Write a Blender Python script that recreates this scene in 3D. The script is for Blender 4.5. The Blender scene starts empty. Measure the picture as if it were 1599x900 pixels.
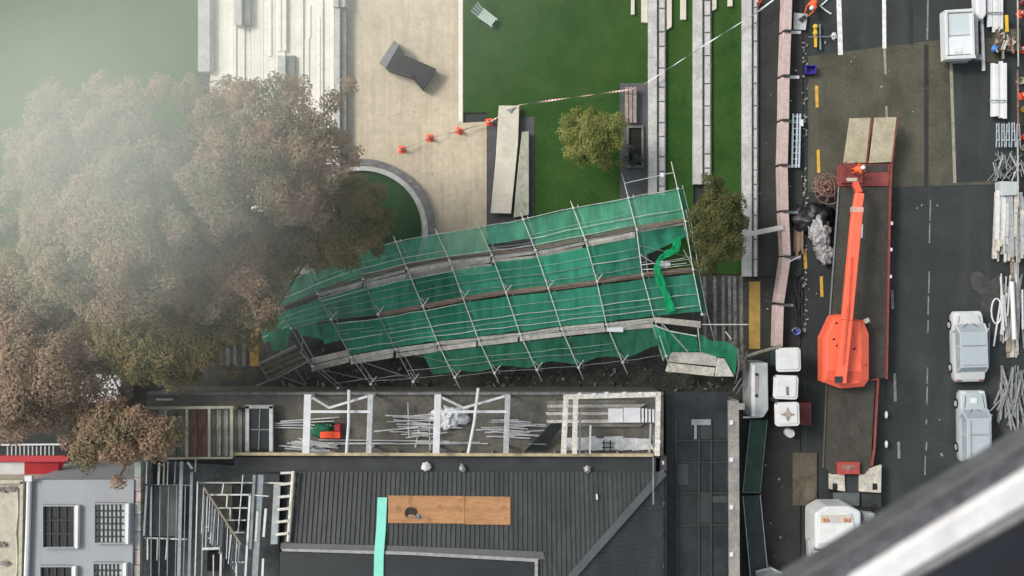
import bpy, bmesh, math, random
import numpy as np
from mathutils import Vector, Matrix, noise
random.seed(7); RNG = np.random.default_rng(7)
C = bpy.context.scene.collection
sc = bpy.context.scene
R = math.radians

# ------------------------------------------------------------------ camera, light, exposure
H, F = 60.0, 1500.0                      # camera height; focal length in pixels of the 1599 px wide photograph
cam_d = bpy.data.cameras.new('camera'); cam = bpy.data.objects.new('camera', cam_d); C.objects.link(cam)
cam.location = (0, 0, H); cam.rotation_euler = (0, 0, 0)
cam_d.sensor_width = 36; cam_d.lens = 36 * F / 1599; cam_d.clip_start = 0.05; cam_d.clip_end = 3000
cam_d.dof.use_dof = True; cam_d.dof.focus_distance = 57; cam_d.dof.aperture_fstop = 2.8
sc.camera = cam
w = bpy.data.worlds.new('World'); sc.world = w; w.use_nodes = True
wn = w.node_tree.nodes; bg = wn['Background']
sky = wn.new('ShaderNodeTexSky'); sky.sky_type = 'NISHITA'; sky.sun_disc = False
SUN_EL, SUN_AZ = R(44), R(-66)           # azimuth measured clockwise from +Y
sky.sun_elevation = SUN_EL; sky.sun_rotation = SUN_AZ; sky.dust_density = 4.0; sky.air_density = 1.0; sky.ozone_density = 0.6
hs = wn.new('ShaderNodeHueSaturation'); hs.inputs['Saturation'].default_value = .35      # cloud cover: a greyer sky
w.node_tree.links.new(sky.outputs[0], hs.inputs['Color']); w.node_tree.links.new(hs.outputs[0], bg.inputs[0]); bg.inputs[1].default_value = 0.125
sd = bpy.data.lights.new('sun', 'SUN'); sd.energy = 1.5; sd.angle = R(14); sd.color = (1.0, 0.93, 0.84)
so = bpy.data.objects.new('sun', sd); C.objects.link(so)
dv = Vector((math.sin(SUN_AZ) * math.cos(SUN_EL), math.cos(SUN_AZ) * math.cos(SUN_EL), math.sin(SUN_EL)))
so.rotation_euler = (-dv).to_track_quat('-Z', 'Y').to_euler(); so.location = dv * 80
sc.view_settings.view_transform = 'Standard'; sc.view_settings.look = 'None'
sc.view_settings.gamma = 1; sc.view_settings.use_curve_mapping = False
sc.view_settings.exposure = 0.5
sc.cycles.volume_bounces = 5; sc.cycles.transparent_max_bounces = 16

# ------------------------------------------------------------------ helpers
def P(px, py, z=0.0):
    k = (H - z) / F
    return Vector(((px - 799.5) * k, -(py - 450) * k, z))
def tag(o, label=None, cat=None, group=None, kind=None):
    if label: o['label'] = label
    if cat: o['category'] = cat
    if group: o['group'] = group
    if kind: o['kind'] = kind
    return o
ORG = {}
class MB:
    def __init__(s): s.v = []; s.f = []; s.m = []; s.mi = 0
    def add(s, vs, fs):
        n = len(s.v); s.v += [Vector(v) for v in vs]
        for f in fs: s.f.append([n + i for i in f]); s.m.append(s.mi)
        return s
    def poly(s, pts): return s.add(pts, [list(range(len(pts)))])
    def prism(s, top, dz):
        """top: list of 3-D points (counter-clockwise or not), dz: thickness straight down"""
        n = len(top); top = [Vector(t) for t in top]
        a = sum((top[i].x * top[(i + 1) % n].y - top[(i + 1) % n].x * top[i].y) for i in range(n))
        if a < 0: top = top[::-1]
        bot = [t - Vector((0, 0, dz)) for t in top]
        fs = [list(range(n)), list(range(2 * n - 1, n - 1, -1))]
        fs += [[i, i + n, (i + 1) % n + n, (i + 1) % n] for i in range(n)]
        return s.add(top + bot, fs)
    def box(s, c, d, rz=0.0):
        x, y, z = d[0] / 2, d[1] / 2, d[2] / 2; co, si = math.cos(rz), math.sin(rz)
        q = [(-x, -y), (x, -y), (x, y), (-x, y)]
        q = [(c[0] + a * co - b * si, c[1] + a * si + b * co, c[2] + z) for a, b in q]
        return s.prism(q, d[2])
    def beam(s, p, q, wd, ht=None):
        p, q = Vector(p), Vector(q); ht = ht or wd
        d = (q - p).normalized(); up = Vector((0, 0, 1))
        if abs(d.z) > .95: up = Vector((0, 1, 0))
        sx = d.cross(up).normalized(); sz = sx.cross(d).normalized()
        a = sx * wd / 2; b = sz * ht / 2
        v = [p - a - b, p + a - b, p + a + b, p - a + b, q - a - b, q + a - b, q + a + b, q - a + b]
        return s.add(v, [[3, 2, 1, 0], [4, 5, 6, 7], [0, 1, 5, 4], [1, 2, 6, 5], [2, 3, 7, 6], [3, 0, 4, 7]])
    def tube(s, pts, r, n=6, r2=None):
        pts = [Vector(p) for p in pts]; rings = []; base = len(s.v)
        for i, p in enumerate(pts):
            d = (pts[min(i + 1, len(pts) - 1)] - pts[max(i - 1, 0)]).normalized()
            up = Vector((0, 0, 1)) if abs(d.z) < .9 else Vector((1, 0, 0))
            a = d.cross(up).normalized(); b = a.cross(d)
            rr = r if r2 is None else r + (r2 - r) * i / (len(pts) - 1)
            s.v += [p + (a * math.cos(t) + b * math.sin(t)) * rr for t in (2 * math.pi * k / n for k in range(n))]
        for i in range(len(pts) - 1):
            for k in range(n):
                s.f.append([base + i * n + k, base + i * n + (k + 1) % n, base + (i + 1) * n + (k + 1) % n, base + (i + 1) * n + k]); s.m.append(s.mi)
        s.f.append([base + k for k in range(n)][::-1]); s.m.append(s.mi)
        e = base + (len(pts) - 1) * n; s.f.append([e + k for k in range(n)]); s.m.append(s.mi)
        return s
    def lathe(s, prof, c=(0, 0, 0), n=16):
        base = len(s.v)
        for r, z in prof:
            s.v += [Vector((c[0] + r * math.cos(2 * math.pi * k / n), c[1] + r * math.sin(2 * math.pi * k / n), c[2] + z)) for k in range(n)]
        for i in range(len(prof) - 1):
            for k in range(n):
                s.f.append([base + i * n + k, base + i * n + (k + 1) % n, base + (i + 1) * n + (k + 1) % n, base + (i + 1) * n + k]); s.m.append(s.mi)
        e = base + (len(prof) - 1) * n; s.f.append([e + k for k in range(n)]); s.m.append(s.mi)
        s.f.append([base + k for k in range(n)][::-1]); s.m.append(s.mi)
        return s
    def blob(s, c, r, rough=.2, sc_=1.5, nu=18, nv=10, rz=0, flat=True):
        """lumpy closed mound"""
        c = Vector(c); rows = []
        for j in range(nv + 1):
            th = math.pi * j / nv
            for i in range(nu):
                ph = 2 * math.pi * i / nu
                d = Vector((math.sin(th) * math.cos(ph), math.sin(th) * math.sin(ph), math.cos(th)))
                k = 1 + rough * noise.noise((d + c * .37) * sc_ * 1.7) * 1.8
                v = Vector((d.x * r[0], d.y * r[1], d.z * r[2])) * k
                v = Matrix.Rotation(rz, 3, 'Z') @ v
                if flat: v.z = max(v.z, -r[2] * .25)
                s.v.append(c + v)
        b = len(s.v) - (nv + 1) * nu
        for j in range(nv):
            for i in range(nu):
                s.f.append([b + j * nu + i, b + (j + 1) * nu + i, b + (j + 1) * nu + (i + 1) % nu, b + j * nu + (i + 1) % nu]); s.m.append(s.mi)
        return s
    def build(s, name, mat, parent=None, bevel=0, smooth=False):
        me = bpy.data.meshes.new(name)
        if parent is not None: org = ORG[parent.name]
        else:
            xs = [v.x for v in s.v]; ys = [v.y for v in s.v]; zs = [v.z for v in s.v]
            org = Vector(((min(xs) + max(xs)) / 2, (min(ys) + max(ys)) / 2, min(zs)))
        me.from_pydata([tuple(v - org) for v in s.v], [], s.f)
        for m in (mat if isinstance(mat, (list, tuple)) else [mat]): me.materials.append(m)
        if len(me.materials) > 1: me.polygons.foreach_set('material_index', s.m)
        if smooth: me.polygons.foreach_set('use_smooth', [True] * len(me.polygons))
        me.update()
        o = bpy.data.objects.new(name, me); C.objects.link(o)
        if parent is not None: o.parent = parent
        else: o.location = org
        ORG[o.name] = org
        if bevel:
            b = o.modifiers.new('bevel', 'BEVEL'); b.width = bevel; b.segments = 2; b.limit_method = 'ANGLE'
        return o
def thing(name, label, cat, loc, group=None):
    o = bpy.data.objects.new(name, None); C.objects.link(o); o.location = loc; o.empty_display_size = .2
    ORG[o.name] = Vector(loc)
    return tag(o, label, cat, group)
def copy_tree(o, parent=None):
    c = o.copy(); C.objects.link(c)
    if parent is not None: c.parent = parent
    for ch in list(o.children): copy_tree(ch, c)
    return c
def struct(name, mb, m, bevel=0):
    o = mb.build(name, m, None, bevel); o['kind'] = 'structure'; return o
def pp(pts, z): return [P(a, b, z) for a, b in pts]
def rect(x0, y0, x1, y1, z): return pp([(x0, y0), (x1, y0), (x1, y1), (x0, y1)], z)

# ------------------------------------------------------------------ materials
def srgb(r, g, b):
    f = lambda c: c / 12.92 if c <= .04045 else ((c + .055) / 1.055) ** 2.4
    return (f(r / 255), f(g / 255), f(b / 255))
def M(name, col, rough=.7, var=.18, scale=2.0, col2=None, metal=0.0, bump=0.0, fine=14.0, spec=.4, stretch=(1, 1, 1), world=False, thr=(.35, .65), rnd=0.0):
    m = bpy.data.materials.new(name); m.use_nodes = True
    nt = m.node_tree; n = nt.nodes; L = nt.links; b = n['Principled BSDF']
    b.inputs['Roughness'].default_value = rough; b.inputs['Metallic'].default_value = metal
    b.inputs['Specular IOR Level'].default_value = spec
    tc = n.new('ShaderNodeTexCoord'); mp = n.new('ShaderNodeMapping'); mp.inputs['Scale'].default_value = stretch
    if world:
        g = n.new('ShaderNodeNewGeometry'); L.new(g.outputs['Position'], mp.inputs[0])
    else: L.new(tc.outputs['Object'], mp.inputs[0])
    n1 = n.new('ShaderNodeTexNoise'); n1.inputs['Scale'].default_value = scale; n1.inputs['Detail'].default_value = 5; n1.inputs['Roughness'].default_value = .62
    n2 = n.new('ShaderNodeTexNoise'); n2.inputs['Scale'].default_value = fine; n2.inputs['Detail'].default_value = 3
    L.new(mp.outputs[0], n1.inputs[0]); L.new(mp.outputs[0], n2.inputs[0])
    cr = n.new('ShaderNodeValToRGB'); e = cr.color_ramp.elements
    e[0].position, e[1].position = thr
    c2 = col2 or tuple(min(1, c * (1 + var)) for c in col)
    c1 = col if col2 else tuple(c * (1 - var) for c in col)
    e[0].color = (*c1, 1); e[1].color = (*c2, 1)
    L.new(n1.outputs[0], cr.inputs[0])
    mr = n.new('ShaderNodeMapRange'); mr.inputs[1].default_value = .3; mr.inputs[2].default_value = .7
    mr.inputs[3].default_value = 1 - var * .8; mr.inputs[4].default_value = 1 + var * .8
    L.new(n2.outputs[0], mr.inputs[0])
    mx = n.new('ShaderNodeMix'); mx.data_type = 'RGBA'; mx.blend_type = 'MULTIPLY'; mx.inputs[0].default_value = 1
    L.new(cr.outputs[0], mx.inputs[6]); L.new(mr.outputs[0], mx.inputs[7])
    out = mx.outputs[2]
    if rnd:
        oi = n.new('ShaderNodeObjectInfo'); r2 = n.new('ShaderNodeMapRange'); r2.inputs[3].default_value = 1 - rnd; r2.inputs[4].default_value = 1 + rnd
        L.new(oi.outputs['Random'], r2.inputs[0]); m2 = n.new('ShaderNodeMix'); m2.data_type = 'RGBA'; m2.blend_type = 'MULTIPLY'; m2.inputs[0].default_value = 1
        L.new(out, m2.inputs[6]); L.new(r2.outputs[0], m2.inputs[7]); out = m2.outputs[2]
    L.new(out, b.inputs['Base Color'])
    if bump:
        bp = n.new('ShaderNodeBump'); bp.inputs['Strength'].default_value = bump; bp.inputs['Distance'].default_value = .05
        L.new(n2.outputs[0], bp.inputs['Height']); L.new(bp.outputs[0], b.inputs['Normal'])
    m['out'] = 0
    return m
def base_socket(m):
    b = m.node_tree.nodes['Principled BSDF'].inputs['Base Color']; return b, b.links[0].from_socket
def mul_layer(m, fac_socket, col, mode='MIX'):
    """mix colour col over the base colour by fac"""
    nt = m.node_tree; b, s = base_socket(m)
    mx = nt.nodes.new('ShaderNodeMix'); mx.data_type = 'RGBA'; mx.blend_type = mode
    nt.links.new(fac_socket, mx.inputs[0]); nt.links.new(s, mx.inputs[6]); mx.inputs[7].default_value = (*col, 1)
    nt.links.new(mx.outputs[2], b)
def noise_fac(m, scale, lo, hi, stretch=(1, 1, 1), amount=1.0, detail=4):
    nt = m.node_tree; n = nt.nodes
    g = n.new('ShaderNodeNewGeometry'); mp = n.new('ShaderNodeMapping'); mp.inputs['Scale'].default_value = stretch
    t = n.new('ShaderNodeTexNoise'); t.inputs['Scale'].default_value = scale; t.inputs['Detail'].default_value = detail
    r = n.new('ShaderNodeMapRange'); r.inputs[1].default_value = lo; r.inputs[2].default_value = hi; r.inputs[4].default_value = amount
    nt.links.new(g.outputs['Position'], mp.inputs[0]); nt.links.new(mp.outputs[0], t.inputs[0]); nt.links.new(t.outputs[0], r.inputs[0])
    return r.outputs[0]
def brick_fac(m, bw, bh, mortar, rot=0.0, amount=1.0):
    nt = m.node_tree; n = nt.nodes
    g = n.new('ShaderNodeNewGeometry'); mp = n.new('ShaderNodeMapping'); mp.inputs['Rotation'].default_value = (0, 0, rot)
    t = n.new('ShaderNodeTexBrick'); t.inputs['Scale'].default_value = 1; t.inputs['Brick Width'].default_value = bw; t.inputs['Row Height'].default_value = bh
    t.inputs['Mortar Size'].default_value = mortar; t.inputs['Mortar Smooth'].default_value = .4
    r = n.new('ShaderNodeMath'); r.operation = 'MULTIPLY'; r.inputs[1].default_value = amount
    nt.links.new(g.outputs['Position'], mp.inputs[0]); nt.links.new(mp.outputs[0], t.inputs[0]); nt.links.new(t.outputs['Fac'], r.inputs[0])
    return r.outputs[0], t

asphalt = M('asphalt', (.030, .037, .037), .85, .22, .35, fine=9, bump=.1, world=True)
mul_layer(asphalt, noise_fac(asphalt, .5, .52, .75, (1.6, .25, 1), .75), (.052, .058, .056)); mul_layer(asphalt, noise_fac(asphalt, .16, .5, .6, (1, 1, 1), .5), (.024, .029, .029))
mul_layer(asphalt, noise_fac(asphalt, 7, .66, .72, amount=.35), (.12, .125, .12))
foot_m = M('footpath asphalt', (.028, .031, .029), .9, .2, .8, fine=12, bump=.1, world=True)
mul_layer(foot_m, noise_fac(foot_m, 3, .7, .74, amount=.7), (.2, .2, .19))
lane_m = M('lane dirt', (.044, .046, .041), .9, .4, .9, fine=5, bump=.2, world=True)
mul_layer(lane_m, noise_fac(lane_m, 2.2, .58, .68, amount=.7), (.075, .068, .055))
conc = M('road concrete', (.070, .069, .049), .85, .25, .45, fine=7, bump=.1, world=True)
mul_layer(conc, noise_fac(conc, .55, .5, .8, (1.4, .35, 1), .7), (.118, .113, .082))
mul_layer(conc, noise_fac(conc, 1.3, .6, .75, (1, .3, 1), .6), (.055, .053, .042))
grass = M('lawn grass', (.022, .066, .014), .95, .25, .45, col2=(.038, .088, .022), spec=.1, fine=10, bump=.3, world=True)
mul_layer(grass, noise_fac(grass, .3, .48, .68, amount=.55), (.050, .086, .022)); mul_layer(grass, noise_fac(grass, 1.1, .6, .75, (1, .5, 1), .5), (.018, .05, .012)); mul_layer(grass, noise_fac(grass, .8, .66, .74, amount=.35), (.075, .085, .035))
mul_layer(grass, noise_fac(grass, 3.5, .62, .75, amount=.35), (.014, .045, .014))
paving = M('plaza paving', (.50, .44, .325), .75, .12, .35, fine=3, world=True, bump=.03)
f_, t_ = brick_fac(paving, 2.4, .36, .012, R(90), .35); mul_layer(paving, f_, (.2, .18, .15))
mul_layer(paving, noise_fac(paving, .8, .5, .72, (3, .35, 1), .6), (.36, .305, .20))
mul_layer(paving, noise_fac(paving, 2.2, .6, .72, (1, 1, 1), .4), (.38, .34, .25))
mul_layer(paving, noise_fac(paving, 5, .68, .72, (1, 1, 1), .6), (.16, .14, .11))
steps_m = M('pale steps', (.74, .72, .64), .7, .07, .8, fine=4, world=True)
f_, t_ = brick_fac(steps_m, 1.6, .42, .015, R(90), .5); mul_layer(steps_m, f_, (.36, .35, .33))
stone = M('grey stone', (.44, .445, .43), .8, .16, 1.2, fine=8, bump=.1, world=True)
mul_layer(stone, noise_fac(stone, 2.5, .58, .7, amount=.6), (.27, .27, .26))
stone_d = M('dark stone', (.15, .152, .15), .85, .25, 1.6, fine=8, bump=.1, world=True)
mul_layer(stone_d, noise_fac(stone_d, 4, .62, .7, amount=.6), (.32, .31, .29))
slate = M('slate paving', (.075, .078, .085), .8, .15, 1, fine=6, world=True)
cream_stone = M('cream stone', (.56, .53, .44), .75, .08, .8, fine=5, world=True)
mul_layer(cream_stone, noise_fac(cream_stone, 1.2, .55, .75, amount=.4), (.40, .37, .30))
grey_cream = M('weathered cream stone', (.34, .345, .28), .8, .15, .8, fine=6, world=True)
mul_layer(grey_cream, noise_fac(grey_cream, 2, .58, .7, amount=.6), (.17, .16, .12))
paint_w = M('white road paint', (.66, .66, .64), .7, .15, 3, fine=12, world=True)
paint_f = M('worn road paint', (.20, .20, .185), .8, .3, 2, fine=6, world=True)
paint_t = M('tan road line', (.26, .25, .20), .8, .2, 2, fine=6, world=True)
paint_y = M('yellow road paint', (.55, .34, .05), .7, .2, 3, fine=8, world=True)
tactile = M('yellow tactile paving', (.36, .235, .06), .8, .15, 2, fine=9, world=True)
zebra = M('worn zebra stripe', (.15, .155, .15), .85, .3, 1.5, fine=6, world=True)
steel_w = M('white painted steel', (.58, .60, .61), .5, .07, 2)
galv = M('galvanised steel', (.46, .48, .48), .45, .18, 3, metal=.25, rnd=.2)
galv_d = M('dull galvanised steel', (.23, .255, .265), .5, .18, 2, metal=.2, rnd=.15)
tube_m = M('scaffold tube steel', (.52, .57, .52), .45, .2, 4, metal=.15)
rust = M('rusty steel', (.24, .14, .11), .85, .35, 4, fine=15)
timber = M('weathered timber', (.23, .165, .115), .85, .3, 1.5, fine=9, stretch=(1, 6, 1), rnd=.25)
plank_g = M('grey scaffold plank', (.42, .41, .365), .85, .25, 1.4, fine=7, rnd=.2)
plank_p = M('pale scaffold plank', (.50, .48, .41), .85, .22, 2, fine=6, rnd=.1)
rail_t = M('new pine timber', (.42, .36, .22), .75, .18, 3, rnd=.05)
cream_t = M('cream painted timber', (.40, .385, .29), .7, .15, 3)
ply = M('plywood', (.35, .185, .085), .7, .14, 1.2, fine=5, stretch=(.35, 2.5, 1))
mul_layer(ply, noise_fac(ply, 2.2, .6, .68, amount=.6), (.19, .095, .045))
aqua = M('aqua membrane', (.20, .62, .50), .6, .05, 1)
roof_m = M('dark roof steel', (.047, .054, .055), .5, .18, .6, fine=4, metal=.15, stretch=(1.5, .4, 1), world=True)
mul_layer(roof_m, noise_fac(roof_m, .9, .55, .72, (2.5, .3, 1), .5), (.082, .088, .088)); mul_layer(roof_m, noise_fac(roof_m, 2.4, .64, .72, (1, 1, 1), .4), (.03, .036, .032))
roof_c = M('roof capping', (.085, .09, .095), .55, .1, 1)
fascia_m = M('dark gutter', (.032, .037, .038), .6, .2, 1)
dark_m = M('black rubber', (.012, .013, .014), .7, .2, 3)
white_m = M('white sheet', (.62, .64, .655), .6, .06, 2, bump=.1)
white_p = M('white vehicle paint', (.57, .60, .60), .3, .03, 1, spec=.5)
pale_p = M('pale blue grey vehicle paint', (.38, .44, .47), .3, .04, 1, spec=.5)
grey_p = M('light grey vehicle paint', (.50, .53, .53), .3, .04, 1, spec=.5)
glass_v = M('vehicle glass with sky tint', (.29, .34, .365), .12, .1, 1, spec=.8)  # pale base colour paints in the sky reflected by the glass
glass_d = M('dark glass', (.018, .022, .023), .15, .15, .7, spec=.6)
glass_p = M('pale frosted glass', (.42, .48, .47), .3, .12, 2)
orange = M('orange machine paint', (.88, .155, .085), .42, .06, 1)
mul_layer(orange, noise_fac(orange, 1.6, .58, .72, (1, .5, 1), .35), (.62, .13, .075)); mul_layer(orange, noise_fac(orange, 9, .7, .73, (1, 1, 1), .5), (.25, .06, .04))
orange_d = M('faded orange paint', (.62, .10, .055), .5, .1, 2)
red = M('dull red paint', (.22, .055, .048), .6, .2, 2)
red_b = M('red awning cloth', (.40, .03, .04), .6, .08, 2)
cone_o = M('cone orange', (.90, .10, .03), .5, .04, 2)
vest_o = M('hi vis orange', (.92, .14, .04), .7, .06, 6)
yellow = M('yellow plastic', (.62, .40, .03), .5, .1, 3)
purple = M('purple blue plastic', (.045, .03, .26), .5, .08, 3)
blue = M('blue plastic', (.10, .15, .45), .5, .08, 3)
skin = M('skin', (.50, .30, .21), .6, .05, 8)
cloth_d = M('dark work cloth', (.03, .035, .05), .9, .15, 6)
helmet_m = M('white helmet', (.63, .645, .635), .4, .06, 1.6)
deck_m = M('trailer deck timber', (.054, .052, .043), .9, .2, .9, fine=6, stretch=(1.4, .7, 1))
mul_layer(deck_m, noise_fac(deck_m, 1.1, .52, .72, (1, .6, 1), .6), (.046, .043, .036))
ramp_m = M('plywood covered ramp', (.42, .385, .27), .8, .16, 1.2, fine=5)
barrier_m = M('pinkish barrier plastic', (.46, .365, .345), .75, .12, 1.2, fine=6, rnd=.1)
tarp_b = M('black tarpaulin', (.012, .013, .015), .4, .2, 3, bump=.3)
tarp_s = M('silver rubbish bag', (.30, .30, .30), .5, .3, 2.2, bump=.6, fine=5)
tarp_g = M('dark green tarpaulin', (.025, .065, .045), .6, .25, 1.5)
green_b = M('bright green mesh strip', (.01, .42, .14), .6, .1, 2)
green_d = M('green tarp bundle', (.01, .11, .055), .7, .15, 3)
terrace_m = M('terrace concrete', (.115, .112, .095), .85, .22, .8, fine=5, world=True)
roofw_m = M('pale membrane roof', (.29, .31, .33), .7, .05, .6, world=True)
mul_layer(roofw_m, noise_fac(roofw_m, 1.2, .62, .75, amount=.35), (.30, .31, .32))
mul_layer(roofw_m, noise_fac(roofw_m, 1.6, .56, .74, (3, .25, 1), .3), (.22, .23, .24))
creamroof = M('cream roof', (.42, .40, .32), .75, .14, 1.4, fine=5, world=True)
bark = M('bark', (.085, .070, .055), .9, .3, 4)
conc_post = M('grey concrete beam', (.24, .235, .22), .85, .2, 1.2, fine=6, world=True)
brown_b = M('brown board', (.10, .085, .062), .85, .25, 1.2, fine=6)
rubble_m = M('pale rubble', (.30, .29, .26), .85, .35, 3, rnd=.3)
sculp_m = M('dark steel sculpture', (.022, .022, .025), .6, .15, 2)
sculp_l = M('sculpture end face', (.12, .125, .135), .6, .08, 2)
ledge_w = M('white aluminium sill', (.64, .645, .65), .45, .1, 12, fine=60)
ledge_d = M('grey window gasket', (.095, .102, .108), .6, .25, 8, fine=40)
ledge_k = M('dark frame edge', (.016, .018, .025), .5, .2, 8)

net_rope = M('pale green rope', (.30, .46, .38), .7, .2, 4)
def net_mat(name, col, open_=.3):
    m = bpy.data.materials.new(name); m.use_nodes = True; nt = m.node_tree; n = nt.nodes; L = nt.links
    n.remove(n['Principled BSDF']); out = n['Material Output']
    g = n.new('ShaderNodeNewGeometry'); oi = n.new('ShaderNodeObjectInfo')
    t = n.new('ShaderNodeTexNoise'); t.inputs['Scale'].default_value = .9; t.inputs['Detail'].default_value = 4
    mp = n.new('ShaderNodeMapping'); mp.inputs['Scale'].default_value = (2.2, .7, 1)
    L.new(g.outputs['Position'], mp.inputs[0]); L.new(mp.outputs[0], t.inputs[0])
    cr = n.new('ShaderNodeValToRGB'); cr.color_ramp.elements[0].position = .3; cr.color_ramp.elements[1].position = .72
    cr.color_ramp.elements[0].color = (*[c * .78 for c in col], 1); cr.color_ramp.elements[1].color = (*[c * 1.22 for c in col], 1)
    L.new(t.outputs[0], cr.inputs[0])
    mr = n.new('ShaderNodeMapRange'); mr.inputs[3].default_value = .72; mr.inputs[4].default_value = 1.25; L.new(oi.outputs['Random'], mr.inputs[0])
    mx = n.new('ShaderNodeMix'); mx.data_type = 'RGBA'; mx.blend_type = 'MULTIPLY'; mx.inputs[0].default_value = 1
    L.new(cr.outputs[0], mx.inputs[6]); L.new(mr.outputs[0], mx.inputs[7])
    t2 = n.new('ShaderNodeTexNoise'); t2.inputs['Scale'].default_value = 2.6; t2.inputs['Detail'].default_value = 3
    mp2 = n.new('ShaderNodeMapping'); mp2.inputs['Scale'].default_value = (1.5, .22, 1); mp2.inputs['Rotation'].default_value = (0, 0, R(18)); L.new(g.outputs['Position'], mp2.inputs[0]); L.new(mp2.outputs[0], t2.inputs[0])
    r2 = n.new('ShaderNodeMapRange'); r2.inputs[1].default_value = .35; r2.inputs[2].default_value = .65; r2.inputs[3].default_value = .88; r2.inputs[4].default_value = 1.1; L.new(t2.outputs[0], r2.inputs[0])
    mx0 = mx; mx = n.new('ShaderNodeMix'); mx.data_type = 'RGBA'; mx.blend_type = 'MULTIPLY'; mx.inputs[0].default_value = 1
    L.new(mx0.outputs[2], mx.inputs[6]); L.new(r2.outputs[0], mx.inputs[7])
    d = n.new('ShaderNodeBsdfDiffuse'); tl = n.new('ShaderNodeBsdfTranslucent'); tr = n.new('ShaderNodeBsdfTransparent')
    L.new(mx.outputs[2], d.inputs[0]); L.new(mx.outputs[2], tl.inputs[0])
    a = n.new('ShaderNodeMixShader'); a.inputs[0].default_value = .25; L.new(d.outputs[0], a.inputs[1]); L.new(tl.outputs[0], a.inputs[2])
    b = n.new('ShaderNodeMixShader'); b.inputs[0].default_value = 1 - open_
    L.new(tr.outputs[0], b.inputs[1]); L.new(a.outputs[0], b.inputs[2]); L.new(b.outputs[0], out.inputs[0])
    return m
net_a = net_mat('green net', (.115, .45, .30), .36)  # top band: its brighter light is put into the net colour
net_b = net_mat('green net mid tone', (.055, .335, .215), .28)  # middle bands: tone set between the lit and the shaded net
net_c = net_mat('green net shaded', (.045, .21, .13), .22)  # foot band: shade painted in as a darker net colour

# ------------------------------------------------------------------ ground, road, lane, lawns, plaza
struct('ground', MB().poly([(-900, -900, -.02), (900, -900, -.02), (900, 900, -.02), (-900, 900, -.02)]), asphalt)
struct('lane', MB().poly(rect(-1200, 420, 1182, 668, .004)), lane_m)
struct('road', MB().poly(rect(1182, -1500, 2400, 2400, .004)), asphalt)
struct('footpath', MB().prism(rect(1176, -1500, 1254, 432, .11), .125), foot_m, .03)
struct('footpath', MB().prism(rect(1176, 436, 1250, 1700, .11), .125), foot_m, .03)
mb = MB()
mb.poly(pp([(1262, 88), (1470, 62), (1560, 60), (1560, 288), (1395, 292), (1262, 300)], .012))
struct('concrete_road_patch', mb, conc)
struct('asphalt_strip', MB().poly(rect(1443, 70, 1450, 292, .018)), foot_m)
struct('asphalt_strip', MB().poly(pp([(1489, 98), (1560, 96), (1560, 282), (1494, 286)], .018)), asphalt)
def mark(x0, y0, x1, y1, wd, m, name='lane_marking', z=.024):
    struct(name, MB().beam(P(x0, y0, z), P(x1, y1, z), wd, .004), m)
mark(1308, -60, 1312.5, 86, .30, paint_w); mark(1380, -60, 1381, 76, .24, paint_w); mark(1381, 76, 1383, 116, .16, paint_t)
mark(1384, 166, 1385, 184, .14, paint_t)
mark(1485, 98, 1491, 286, .19, paint_t)
mark(1449, 0, 1448, 62, .1, paint_f); mark(1422, 0, 1423, 70, .22, foot_m)
for y0, y1, x in ((312, 345, 1453), (348, 380, 1452), (424, 458, 1451), (462, 492, 1450), (500, 520, 1449.5), (574, 600, 1448.5), (604, 632, 1448), (655, 663, 1447), (690, 704, 1447), (712, 742, 1445)):
    mark(x, y0, x - .8, y1, .085, paint_f)
for y0, y1, x in ((453, 483, 1393), (583, 627, 1397), (690, 716, 1403)): mark(x, y0, x + 1, y1, .17, paint_f)
for y0, y1, x in ((40, 74, 1272.5), (134, 168, 1275), (234, 270, 1277.5), (390, 420, 1257), (432, 464, 1282.5), (540, 560, 1284)):
    mark(x, y0, x + 1, y1, .19, paint_y, 'yellow_dash')
mark(1256.5, -30, 1258, 900, .12, fascia_m, 'gutter_line', .02)
# pale scuffs on the road, lower right
scuff = M('dusty road stain', (.056, .057, .055), .9, .2, 1.5, fine=4, world=True)
for pts in ([(1514, 425), (1530, 424), (1545, 438), (1562, 428), (1572, 450), (1556, 470), (1552, 488), (1530, 486), (1535, 462), (1516, 448)], [(1558, 590), (1580, 575), (1600, 590), (1600, 668), (1575, 690), (1556, 660)]):
    struct('dust_patch', MB().poly(pp(pts, .016)), scuff)
# crossings with tactile strips
for k, x in enumerate((1100, 1116, 1129, 1139, 1147, 1157)): mark(x, 432, x + 1, 545, .2, zebra, 'crossing_stripe', .014)
for k, x in enumerate((318, 332, 344, 355, 366, 380)): mark(x, 505, x + 1, 572, .2, zebra, 'crossing_stripe', .014)
struct('tactile_paving', MB().prism(rect(1170, 440, 1187, 545, .115), .11), tactile)
struct('tactile_paving', MB().prism(rect(390, 508, 404, 572, .06), .055), tactile)
# lawns
struct('lawn', MB().prism(rect(-1500, -1500, 309, 470, .12), .12), grass)
struct('lawn', MB().prism(rect(723, -1500, 1014, 176, .12), .12), grass)
struct('lawn', MB().prism(rect(834, 176, 968, 428, .122), .122), grass)
struct('lawn', MB().prism(rect(1040, -1500, 1083, 428, .12), .12), grass)
struct('lawn', MB().prism(rect(1111, -1500, 1160, 428, .12), .12), grass)
struct('lawn', MB().prism(pp([(760, 176), (834, 176), (834, 182), (760, 190)], .118), .118), grass)
# plaza
struct('plaza', MB().prism(pp([(535, -1500), (723, -1500), (723, 192), (760, 190), (760, 428), (430, 428), (430, 250), (535, 250)], .13), .13), paving)
struct('slate_paving', MB().prism(rect(760, 182, 836, 428, .105), .105), slate)
struct('slate_paving', MB().prism(rect(968, 130, 1013, 428, .126), .126), slate)
struct('paving_edge', MB().prism(rect(716, -600, 722, 190, .136), .1), steps_m)
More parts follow.
